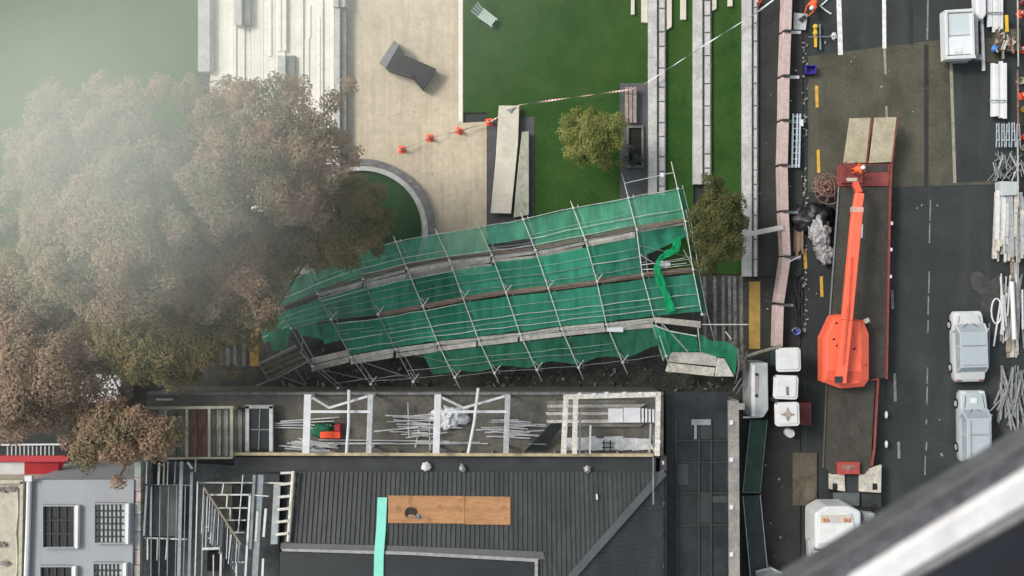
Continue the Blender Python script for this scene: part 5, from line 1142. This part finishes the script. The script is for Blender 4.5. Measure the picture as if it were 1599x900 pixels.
# ------------------------------------------------------------------ people
def person(loc, rz, label, pose, trousers):
    root = thing('person', label, 'person', loc)
    vs, es, rd = [], [], []
    def v(p, r, par=None):
        vs.append(Vector(p)); rd.append(r)
        if par is not None: es.append((par, len(vs) - 1))
        return len(vs) - 1
    if pose == 'stand':
        pel = v((0, 0, .95), .15); ch = v((0, .03, 1.28), .155, v((0, .01, 1.1), .14, pel)); nk = v((0, .06, 1.5), .06, ch); hd0 = v((0, .08, 1.6), .085, nk); hd = v((0, .1, 1.70), .10, hd0); sh = [v((s * .2, .04, 1.42), .07, ch) for s in (-1, 1)]
        el = [v((-.30, .1, 1.16), .048, sh[0]), v((.30, .1, 1.16), .048, sh[1])]; wr = [v((-.2, .36, 1.08), .033, el[0]), v((.2, .36, 1.08), .033, el[1])]
        hips = [v((s * .1, 0, .9), .09, pel) for s in (-1, 1)]; kn = [v((s * .12, .03, .5), .062, hips[i]) for i, s in enumerate((-1, 1))]; an = [v((s * .13, 0, .08), .043, kn[i]) for i, s in enumerate((-1, 1))]
        for i, s in enumerate((-1, 1)): v((s * .14, .17, .035), .035, an[i])
        hdir = Vector((0, .8, -.2))
    else:
        pel = v((0, 0, .52), .16); ch = v((0, .34, .78), .155, v((0, .17, .66), .145, pel)); nk = v((0, .5, .90), .06, ch); hd0 = v((0, .57, .95), .085, nk); hd = v((0, .66, .98), .10, hd0); sh = [v((s * .2, .4, .84), .07, ch) for s in (-1, 1)]
        el = [v((s * .27, .56, .58), .048, sh[i]) for i, s in enumerate((-1, 1))]; wr = [v((s * .17, .80, .42), .033, el[i]) for i, s in enumerate((-1, 1))]
        hips = [v((s * .12, 0, .48), .1, pel) for s in (-1, 1)]; kn = [v((s * .22, .40, .50), .07, hips[i]) for i, s in enumerate((-1, 1))]; an = [v((s * .18, .08, .08), .045, kn[i]) for i, s in enumerate((-1, 1))]
        for i, s in enumerate((-1, 1)): v((s * .19, .27, .035), .035, an[i])
        hdir = Vector((0, .7, -.6))
    for i, s in enumerate((-1, 1)):
        p = vs[wr[i]]; d = hdir.normalized(); palm = v(p + d * .07, .03, wr[i]); side = Vector((s, 0, 0)); dn = Vector((0, -.3, -1)).normalized()
        for j, (off, ln) in enumerate(((-.03, .065), (-.01, .075), (.01, .07), (.03, .055))):
            k = v(vs[palm] + d * .03 + side * off, .011, palm); k = v(vs[k] + d * ln * .6, .009, k); v(vs[k] + (d * .3 + dn).normalized() * ln * .5, .008, k)
        k = v(p + d * .05 - side * .035, .012, palm); v(vs[k] + d * .03 - side * .01 + dn * .015, .01, k)
    me = bpy.data.meshes.new('body'); me.from_pydata(vs, es, [])
    o = bpy.data.objects.new('body', me); C.objects.link(o); o.parent = root; ORG[o.name] = ORG[root.name]
    me.skin_vertices or me.attributes
    bm = bmesh.new(); bm.from_mesh(me); sl = bm.verts.layers.skin.verify(); bm.verts.ensure_lookup_table()
    for i, q in enumerate(bm.verts): q[sl].radius = (rd[i], rd[i]); q[sl].use_root = i == 0
    bm.to_mesh(me); bm.free()
    me.materials.append(trousers)
    o.modifiers.new('skin', 'SKIN').use_smooth_shade = True; ss = o.modifiers.new('sub', 'SUBSURF'); ss.levels = ss.render_levels = 1
    org = ORG[root.name]; W_ = lambda q: org + Vector(q)
    # vest over the torso, head and face, helmet, hair
    tp = [vs[pel] * .6 + vs[ch] * .4, vs[ch], vs[ch].lerp(vs[nk], .45)]
    m = MB(); m.tube([W_(vs[pel]), W_(tp[0]), W_(tp[1]), W_(tp[2])], .205, 12, .17); m.build('vest', vest_o, root, smooth=True)
    for i in (0, 1): MB().tube([W_(vs[sh[i]].lerp(vs[ch], .3)), W_(vs[sh[i]]), W_(vs[sh[i]].lerp(vs[el[i]], .8))], .085, 8, .065).build('sleeve', vest_o, root, smooth=True)
    h = vs[hd]; f = (vs[hd] - vs[hd0]); fwd = Vector((0, 1, -.25)).normalized()
    MB().blob(W_(h), (.085, .105, .12), 0, 1, 14, 10, 0, False).build('head', skin, root, smooth=True)
    m = MB(); m.blob(W_(h + fwd * .105 + Vector((0, 0, -.01))), (.015, .02, .025), 0, 1, 8, 6, 0, False); m.build('nose', skin, root)
    for s in (-1, 1):
        MB().blob(W_(h + fwd * .085 + Vector((s * .035, 0, .02))), (.013, .01, .009), 0, 1, 8, 6, 0, False).build('eye', dark_m, root); MB().blob(W_(h + Vector((s * .088, -.01, 0))), (.012, .025, .033), 0, 1, 8, 6, 0, False).build('ear', skin, root)
    MB().box(W_(h + fwd * .098 + Vector((0, 0, -.055))), (.05, .012, .012)).build('mouth', red, root)
    m = MB(); m.lathe([(.15, 0), (.135, .01), (.13, .06), (.10, .12), (.04, .145)], W_(h + Vector((0, 0, .04))), 18); m.build('helmet', helmet_m, root, smooth=True)
    root.rotation_euler.z = rz
    return root
person(P(1329, 268, bz + .0), R(-80), 'person in orange vest and white helmet standing in the boom lift basket', 'stand', vest_o)
person(P(1268, 6, .004), R(150), 'person in orange work clothes crouching over a grey board by the barrier', 'crouch', vest_o)

# ------------------------------------------------------------------ cars
def car(px, py, ln, wd, rz, label, cat, paint, wagon, group='cars parked in the right hand lane', name='parked_car', roofm=None):
    c = P(px, py, .55); t = thing(name, label, cat, (c.x, c.y, .004), group); o_ = Vector((c.x, c.y, .004))
    def loft(secs, m, nm, bev=.03):
        mb = MB(); n = len(secs[0])
        for s in secs: mb.v += [o_ + Vector(p) for p in s]
        for i in range(len(secs) - 1):
            for k in range(n): mb.f.append([i * n + k, i * n + (k + 1) % n, (i + 1) * n + (k + 1) % n, (i + 1) * n + k]); mb.m.append(0)
        mb.f.append(list(range(n))[::-1]); mb.m.append(0); e = (len(secs) - 1) * n; mb.f.append([e + k for k in range(n)]); mb.m.append(0)
        ob = mb.build(nm, m, t, 0, True); bm_ = ob.modifiers.new('b', 'BEVEL'); bm_.width = bev; bm_.segments = 3; bm_.limit_method = 'ANGLE'; bm_.angle_limit = R(25); return ob
    hw, hl = wd / 2, ln / 2
    def sec(y, w_, z0, z1): return [(-w_ * .96, y, z0), (w_ * .96, y, z0), (w_, y, (z0 + z1) * .55), (w_ * .93, y, z1), (-w_ * .93, y, z1), (-w_, y, (z0 + z1) * .55)]
    loft([sec(hl, hw * .84, .35, .62), sec(hl - .22, hw * .96, .22, .82), sec(hl - 1.1, hw, .2, .95), sec(-hl + .9, hw, .2, 1.0), sec(-hl + .2, hw * .96, .22, .98 if wagon else .93), sec(-hl, hw * .86, .35, .8)], paint, 'body', .05)
    y0, y1 = (hl - 1.15, -hl + .12) if wagon else (hl - .78, -hl + .62)
    g = lambda y, w_, z: [(-w_, y, z), (w_, y, z)]
    base = [(-hw * .93, y0, .95), (hw * .93, y0, .95), (hw * .93, y1, .98), (-hw * .93, y1, .98)]
    topz = 1.52 if wagon else 1.44; ry0, ry1 = y0 - .5, y1 + (.22 if wagon else .35)
    top = [(-hw * .85, ry0, topz), (hw * .85, ry0, topz), (hw * .85, ry1, topz), (-hw * .85, ry1, topz)]
    vs = [o_ + Vector(p) for p in base + top]
    for f, nm in (([0, 1, 5, 4], 'windscreen'), ([2, 3, 7, 6], 'rear_window'), ([1, 2, 6, 5], 'side_window'), ([3, 0, 4, 7], 'side_window')): MB().poly([vs[k] for k in f]).build(nm, glass_v, t)
    MB().prism([o_ + Vector((p[0] * 1.02, p[1] + (.04 if i < 2 else -.04), topz + .03)) for i, p in enumerate(top)], .06).build('roof', roofm or paint, t, .05)
    for i in range(4): MB().beam(vs[i], vs[i + 4], .09, .06).build('pillar', paint, t)
    for y in ((ry0 + ry1) / 2 + .2,):
        for s in (-1, 1): MB().beam(o_ + Vector((s * hw * .94, y, .97)), o_ + Vector((s * hw * .86, y, topz)), .08, .05).build('pillar', paint, t)
    for s in (-1, 1):
        MB().box(o_ + Vector((s * (hw + .09), y0 - .35, 1.0)), (.2, .14, .13)).build('wing_mirror', paint, t, .03)
        MB().box(o_ + Vector((s * hw * .66, hl - .12, .7)), (.34, .14, .14)).build('headlight', helmet_m, t, .03); MB().box(o_ + Vector((s * hw * .7, -hl + .09, .84)), (.3, .1, .14)).build('tail_light', red, t, .02)
        for y in (hl - .85, -hl + .85):
            wh = MB().tube([o_ + Vector((s * (hw - .2), y, .32)), o_ + Vector((s * (hw + .01), y, .32))], .32, 18).build('wheel', dark_m, t); ORG[wh.name] = ORG[t.name]
            MB().tube([o_ + Vector((s * (hw - .0), y, .32)), o_ + Vector((s * (hw + .02), y, .32))], .19, 12).build('rim', galv, wh)
    for s in (-1, 1):
        MB().beam(o_ + Vector((s * hw * .72, y0 + .1, .985)), o_ + Vector((s * hw * .6, hl - .3, .90)), .025, .012).build('bonnet_seam', fascia_m, t)
        MB().beam(o_ + Vector((s * hw * .15, y0 + .03, 1.0)), o_ + Vector((s * hw * .62, y0 - .3, 1.2)), .03, .02).build('wiper', dark_m, t)
    MB().box(o_ + Vector((0, hl - .02, .52)), (.5, .03, .12)).build('number_plate', helmet_m, t); MB().beam(o_ + Vector((-hw * .74, ry1 + .12, topz + .065)), o_ + Vector((hw * .74, ry1 + .12, topz + .065)), .03, .012).build('roof_seam', galv_d, t)
    MB().beam(o_ + Vector((-hw * .74, (ry0 + ry1) / 2 + .25, topz + .064)), o_ + Vector((hw * .74, (ry0 + ry1) / 2 + .25, topz + .064)), .05, .012).build('roof_seam', galv_d, t)
    if wagon:
        for s in (-1, 1): MB().tube([o_ + Vector((s * hw * .66, ry0 - .1, topz + .1)), o_ + Vector((s * hw * .66, ry1 + .1, topz + .1))], .025, 6).build('roof_rail', galv, t)
        MB().box(o_ + Vector((-.05, hl - .6, .945)), (.42, .36, .03)).build('bonnet_label', white_m, t)
    t.rotation_euler.z = rz
    return t
car(1510, 541, 4.35, 1.95, R(1.5), 'pale grey hatchback with white bonnet parked ahead of the bluish wagon', 'car', grey_p, False, roofm=pale_p)
car(1517, 665, 4.4, 1.72, R(.5), 'pale blue grey wagon with a small white square on its bonnet', 'car', pale_p, True)
# white box trailer at the top
t = thing('box_trailer', 'small white box trailer with raised rim beside the white bundles', 'trailer', P(1499, 54, .004)); R_ = lambda x0, y0, x1, y1, z: pp([(x0, y0 + (x1 - 1499) * 0 + 2), (x1, y0 - 1), (x1 + 2, y1 - 1), (x0 + 2, y1 + 1)], z)
MB().prism(R_(1475, 14, 1521, 92, 1.35), .75).build('body', white_p, t, .06)
rim = MB()
for q in (R_(1475, 14, 1521, 19, 1.55), R_(1476, 86, 1523, 92, 1.55), R_(1475, 19, 1480, 87, 1.55), R_(1516, 19, 1521, 87, 1.55)): rim.prism(q, .22)
rim.build('rim', white_p, t, .03)
MB().prism(R_(1480.5, 20, 1515.5, 55, 1.42), .08).build('lid_panel', M('pale lid', (.50, .56, .58), .35, .05, 1), t, .02); MB().prism(R_(1481, 57, 1516, 85, 1.48), .1).build('lid_panel', M('white lid', (.66, .70, .72), .35, .04, 1), t, .02)
MB().box(P(1496, 79, 1.5), (.5, .3, .05)).build('label_plate', helmet_m, t)
for x in (1477, 1524):
    for y in (45, 66): MB().tube([P(x, y, .36) - Vector((.1, 0, 0)), P(x, y, .36) + Vector((.1, 0, 0))], .34, 16).build('wheel', dark_m, t)
MB().prism(pp([(1521, 20), (1527, 30), (1528, 86), (1524, 90)], .9), .15).build('mudguard', galv, t); MB().box(P(1528, 90, .7), (.35, .3, .2)).build('jockey_bracket', galv_d, t); MB().beam(P(1488, 98, .6), P(1510, 97, .6), .12).build('tail_bar', galv_d, t)

# ------------------------------------------------------------------ materials stacked at the right edge
def bundle(x0, x1, y0, y1, n, lab, grp, m, jit=2, z0=.35, taper=0):
    wpx = (x1 - x0) / n
    for i in range(n):
        a = x0 + wpx * (i + .5); zz = z0 + random.uniform(0, .14)
        tag(MB().beam(P(a + random.uniform(-.6, .6) , y0 + random.uniform(-jit, jit), zz), P(a + random.uniform(-.8, .8) + taper * (i - n / 2), y1 + random.uniform(-jit, jit), zz - .06), wpx / 25.2 * .92, .1).build('wrapped_length', m), lab, 'wrapped length', grp)
bundle(1541, 1566, -20, 46, 6, 'white wrapped length in the strapped bundle beside the box trailer', 'white wrapped lengths by the box trailer', white_m, 5)
tag(MB().prism(pp([(1524, -10), (1541, -10), (1541, 22), (1535, 31), (1526, 29)], .8), .7).build('white_bag', white_m, None, .1), 'puffy white bag between the box trailer and white bundle', 'bag')
tag(MB().beam(P(1540, 20, .62), P(1567, 20, .62), .08, .05).build('strap', galv_d), 'grey strap across the white bundle at the top right', 'strap')
bundle(1546.5, 1572, 99, 184, 4, 'white sheet length in the strapped stack below the rubble crate', 'white sheet stack below the rubble crate', white_m, 3, .5)
tag(MB().beam(P(1545, 157, .78), P(1573, 157, .78), .07, .05).build('strap', galv_d), 'grey strap across the white sheet stack below the rubble crate', 'strap')
tag(MB().tube([P(1533, 30, .12), P(1536, 111, .12)], .11, 8).build('white_pipe', white_m), 'long white pipe lying between box trailer and stacked sheets', 'pipe')
tag(MB().tube([P(1526, 36, .1), P(1526.5, 78, .1)], .06, 8).build('grey_pipe', galv), 'short grey pipe beside the wheel side of the box trailer', 'pipe')
t = thing('rubble_crate', 'crate of broken timber and rubble with a blue lump at the right edge', 'crate', P(1568, 66, .004)); c = P(1568, 66, 0)
MB().box((c.x, c.y, .3), (1.5, 1.35, .5)).build('bin', M('muddy crate', (.09, .085, .07), .8, .3, 3), t)
for i in range(30):
    p = P(random.uniform(1552, 1584), random.uniform(50, 81), .6 + random.uniform(0, .2)); MB().beam(p, p + Vector((random.uniform(-.2, .2), random.uniform(-.6, .6), random.uniform(-.05, .1))), random.uniform(.05, .13), .06).build('timber_scrap', [timber, plank_p, rubble_m, rust][i % 4], t)
MB().blob(P(1553, 76, .65), (.2, .2, .16), .25, 2).build('blue_lump', M('bright blue', (.06, .22, .62), .5), t, smooth=True)
tag(MB().beam(P(1571.5, 24, .7), P(1572.5, 50, .8), .16, .1).build('yellow_bar', yellow), 'short yellow bar sticking up behind the rubble crate', 'bar')
# frame racks
for i in range(5):
    t = thing('trestle_frame', 'pale blue grey trestle frame standing in the row below the white sheets', 'frame', P(1558 + i * 8, 212, .004), 'trestle frames below the white sheets')
    x = 1558 + i * 8; m = bpy.data.materials['ladder blue']
    for dx in (-1.6, 1.6): MB().beam(P(x + dx, 193 + random.uniform(-3, 2), .9), P(x + dx * 1.5 + random.uniform(-1, 1), 230, .5), .05, .05).build('leg', m, t)
    for y in (205, 219): MB().beam(P(x - 2.2, y, .75), P(x + 2.2, y, .75), .06).build('bar', m, t)
def heap(x0, x1, y0, y1, n, lab, grp, mats, zmax, wd=(.05, .12), ang=.12, ln=(30, 80), nm='steel_length', cat='steel length'):
    for i in range(n):
        x = random.uniform(x0, x1); L2 = min(random.uniform(*ln), y1 - y0); y = random.uniform(y0, max(y0 + 1, y1 - L2)); dx = L2 * random.gauss(0, ang); z = random.uniform(.1, zmax)
        tag(MB().beam(P(x, y, z), P(x + dx, y + L2, z + random.uniform(-.05, .05)), random.uniform(*wd), .05).build(nm, random.choice(mats)), lab, cat, grp)
heap(1550, 1597, 236, 284, 48, 'bright bent metal strip in the tangled heap below the trestle frames', 'bent strips below the trestle frames', [galv, galv_d, galv_d], .7, (.03, .07), .6, (8, 24), 'metal_strip', 'metal strip')
heap(1556, 1597, 292, 410, 52, 'pale grey plank or tube in the tall stack at the right edge', 'planks and tubes stacked at the right edge', [galv, plank_p, steel_w, M('pale tread', (.42, .44, .44), .6, .15, 2)], .75, (.08, .3), .03, (50, 105), 'grey_plank', 'plank')
tag(MB().prism(pp([(1563, 283), (1592, 284), (1588, 305), (1564, 306)], .9), .8).build('pale_box', M('pale box paint', (.42, .47, .46), .6, .1, 2), None, .04), 'pale grey box at the head of the tall plank stack', 'box')
heap(1572, 1592, 400, 560, 14, 'brown weathered board under the pipes at the right edge', 'brown boards at the right edge', [plank_g, M('tan board', (.26, .22, .16), .85, .3, 2)], .25, (.15, .3), .02, (60, 120), 'brown_board', 'board')
heap(1556, 1597, 425, 545, 44, 'thin pale tube in the loose heap right of the pale hatchback', 'pale tubes right of the hatchback', [steel_w, galv, galv_d], .8, (.05, .12), .1, (30, 70), 'pale_tube', 'tube')
tag(MB().tube([P(1580, 440, .95), P(1584, 530, .95)], .13, 8).build('white_pipe', white_m), 'fat white pipe on top of the loose tubes right of the hatchback', 'pipe')
tag(MB().tube([P(1556 + 8 * math.cos(k / 14 * 6.28), 486 + 20 * math.sin(k / 14 * 6.28), .6) for k in range(15)], .05, 5).build('cable_loop', steel_w), 'loop of white cable beside the loose tubes at the right edge', 'cable')
heap(1562, 1599, 565, 685, 46, 'grey tangled rod in the dusty heap right of the bluish wagon', 'tangled rods right of the bluish wagon', [galv_d, M('dusty rod', (.25, .25, .245), .8, .2, 3)], .6, (.05, .14), .3, (18, 60), 'grey_rod', 'rod')
tag(MB().tube([P(1563, 598, .12), P(1564, 640, .12), P(1562, 655, .12), P(1558, 657, .12)], .07, 6).build('bent_pipe', galv), 'bent pale pipe lying beside the bluish wagon', 'pipe')
tag(MB().tube([P(1545, 505, .1), P(1543, 575, .1)], .06, 6).build('grey_pipe', galv_d), 'straight grey pipe on the road right of the pale hatchback', 'pipe')
t = thing('mesh_fence', 'rusty and pale site fence running along the right edge of the photo', 'fence', P(1596, 400, .004))
for i in range(16): MB().beam(P(1589 + (i % 2), 10 + i * 26, .9), P(1589 + (i % 2), 10 + i * 26, .01), .09).build('post', galv_d, t)
for y0 in (0, 110, 220, 330): MB().beam(P(1589, y0, .9), P(1590, y0 + 104, .9), .07, .06).build('rail', [plank_g, rust, plank_g, galv_d][y0 // 110], t)
for i, (x, y, m, lab) in enumerate(((1597, 172, yellow, 'yellow plastic bucket at the right edge below a cone'), (1597, 215, cone_o, 'small orange bucket at the right edge beside the trestle frames'), (1590, 128, cream_t, 'cream bucket at the right edge beside the white sheets'), (1597, 232, cream_t, 'cream bucket at the right edge below the orange one'), (1597, 5, red_b, 'red bucket at the upper right corner'))):
    t = thing('bucket', lab, 'bucket', P(x, y, .004)); MB().lathe([(.16, 0), (.22, .36), (.23, .38), (.19, .36), (.14, .04)], P(x, y, .004), 16).build('tub', m, t); MB().tube([P(x - 5, y, .38), P(x, y - 4, .42), P(x + 5, y, .38)], .015, 5).build('handle', galv_d, t)
# bottom edge: pale skip corner
t = thing('site_skip', 'pale skip bin cut off by the bottom edge beside the green panels', 'skip', P(1208, 915, .004))
MB().prism(pp([(1180, 893), (1203, 887), (1240, 905), (1240, 950), (1180, 950)], 1.0), .85).build('bin', M('skip paint', (.2, .23, .23), .6, .2, 2), t, .03); MB().beam(P(1180, 893, 1.05), P(1203, 887, 1.05), .12).build('rim', galv, t); MB().beam(P(1203, 887, 1.05), P(1240, 905, 1.05), .12).build('rim', galv, t)

# ------------------------------------------------------------------ window ledge of the tower the photo is taken from
def lz(pts, z): return pp(pts, z)
Wd = thing('window_ledge', 'blurred white window ledge with dark gasket across the lower right corner', 'window ledge', P(1500, 850, 58.4))
zl = 58.6
MB().prism(lz([(1660, 653), (1150, 961), (1070, 1010), (1330, 1010), (1345, 897), (1660, 704)], zl - .05), .06).build('gasket', ledge_d, Wd, .004)
MB().beam(P(1660, 680, zl - .03), P(1190, 964, zl - .03), .018, .03).build('gasket_lip', M('gasket lip', (.085, .09, .10), .6, .3, 20, fine=80), Wd)
MB().prism(lz([(1660, 701), (1335, 900), (1250, 1010), (1330, 1010), (1412, 902), (1660, 757)], zl), .05).build('sill', ledge_w, Wd, .006)
MB().prism(lz([(1660, 757), (1412, 902), (1330, 1010), (1350, 1010), (1434, 904), (1660, 780)], zl - .006), .05).build('sill_lip', M('mid grey sill lip', (.20, .20, .20), .5, .15, 12, fine=60), Wd, .004)  # mid-grey strip grading the white sill into the dark frame
MB().prism(lz([(1660, 780), (1430, 905), (1340, 1010), (1660, 1010)], zl - .012), .06).build('frame_edge', ledge_k, Wd, .004)

# ------------------------------------------------------------------ thin reflection veil over trees and left lawn: added volumes imitating window-glass reflection
def bell(cx, cy, z, sx, sy, T, rot=0, nr=16, na=40, cut=2.5):
    mb = MB(); c = P(cx, cy, z)
    def hgt(r): return T / 2 * (math.exp(-r * r) - math.exp(-cut * cut)) + .002
    up, dn = [], []
    for s in (1, -1):
        ring0 = len(mb.v); mb.v.append(c + Vector((0, 0, s * hgt(0))))
        for i in range(1, nr + 1):
            r = cut * i / nr
            for k in range(na):
                a = 2 * math.pi * k / na; x, y = r * sx * math.cos(a), r * sy * math.sin(a)
                mb.v.append(c + Vector((x * math.cos(rot) - y * math.sin(rot), x * math.sin(rot) + y * math.cos(rot), s * (hgt(r) if i < nr else 0))))
        for k in range(na): mb.f.append([ring0, ring0 + 1 + k, ring0 + 1 + (k + 1) % na][::s]); mb.m.append(0)
        for i in range(nr - 1):
            for k in range(na):
                a = ring0 + 1 + i * na + k; b = ring0 + 1 + i * na + (k + 1) % na; mb.f.append([a, a + na, b + na, b][::s]); mb.m.append(0)
    return mb
def veil_mat(name, d):
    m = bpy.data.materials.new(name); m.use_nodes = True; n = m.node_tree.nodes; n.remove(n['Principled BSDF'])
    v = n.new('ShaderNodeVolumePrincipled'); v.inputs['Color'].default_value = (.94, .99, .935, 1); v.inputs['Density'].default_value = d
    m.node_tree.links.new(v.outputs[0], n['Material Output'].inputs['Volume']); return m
tag(bell(95, 205, 25, 6.4, 5.0, 5.0, R(-12)).build('reflection_veil', veil_mat('reflection veil', .15), None, smooth=True), 'pale mist added for window-glass glare over the hazy tree and the left lawn', 'reflection veil', kind='stuff')
tag(bell(400, -30, 31, 6.0, 3.4, 3.0).build('reflection_veil', veil_mat('thin reflection veil', .11), None, smooth=True), 'thin reflection veil added for window-glass glare over the white steps and the top of the lawn', 'reflection veil', kind='stuff')
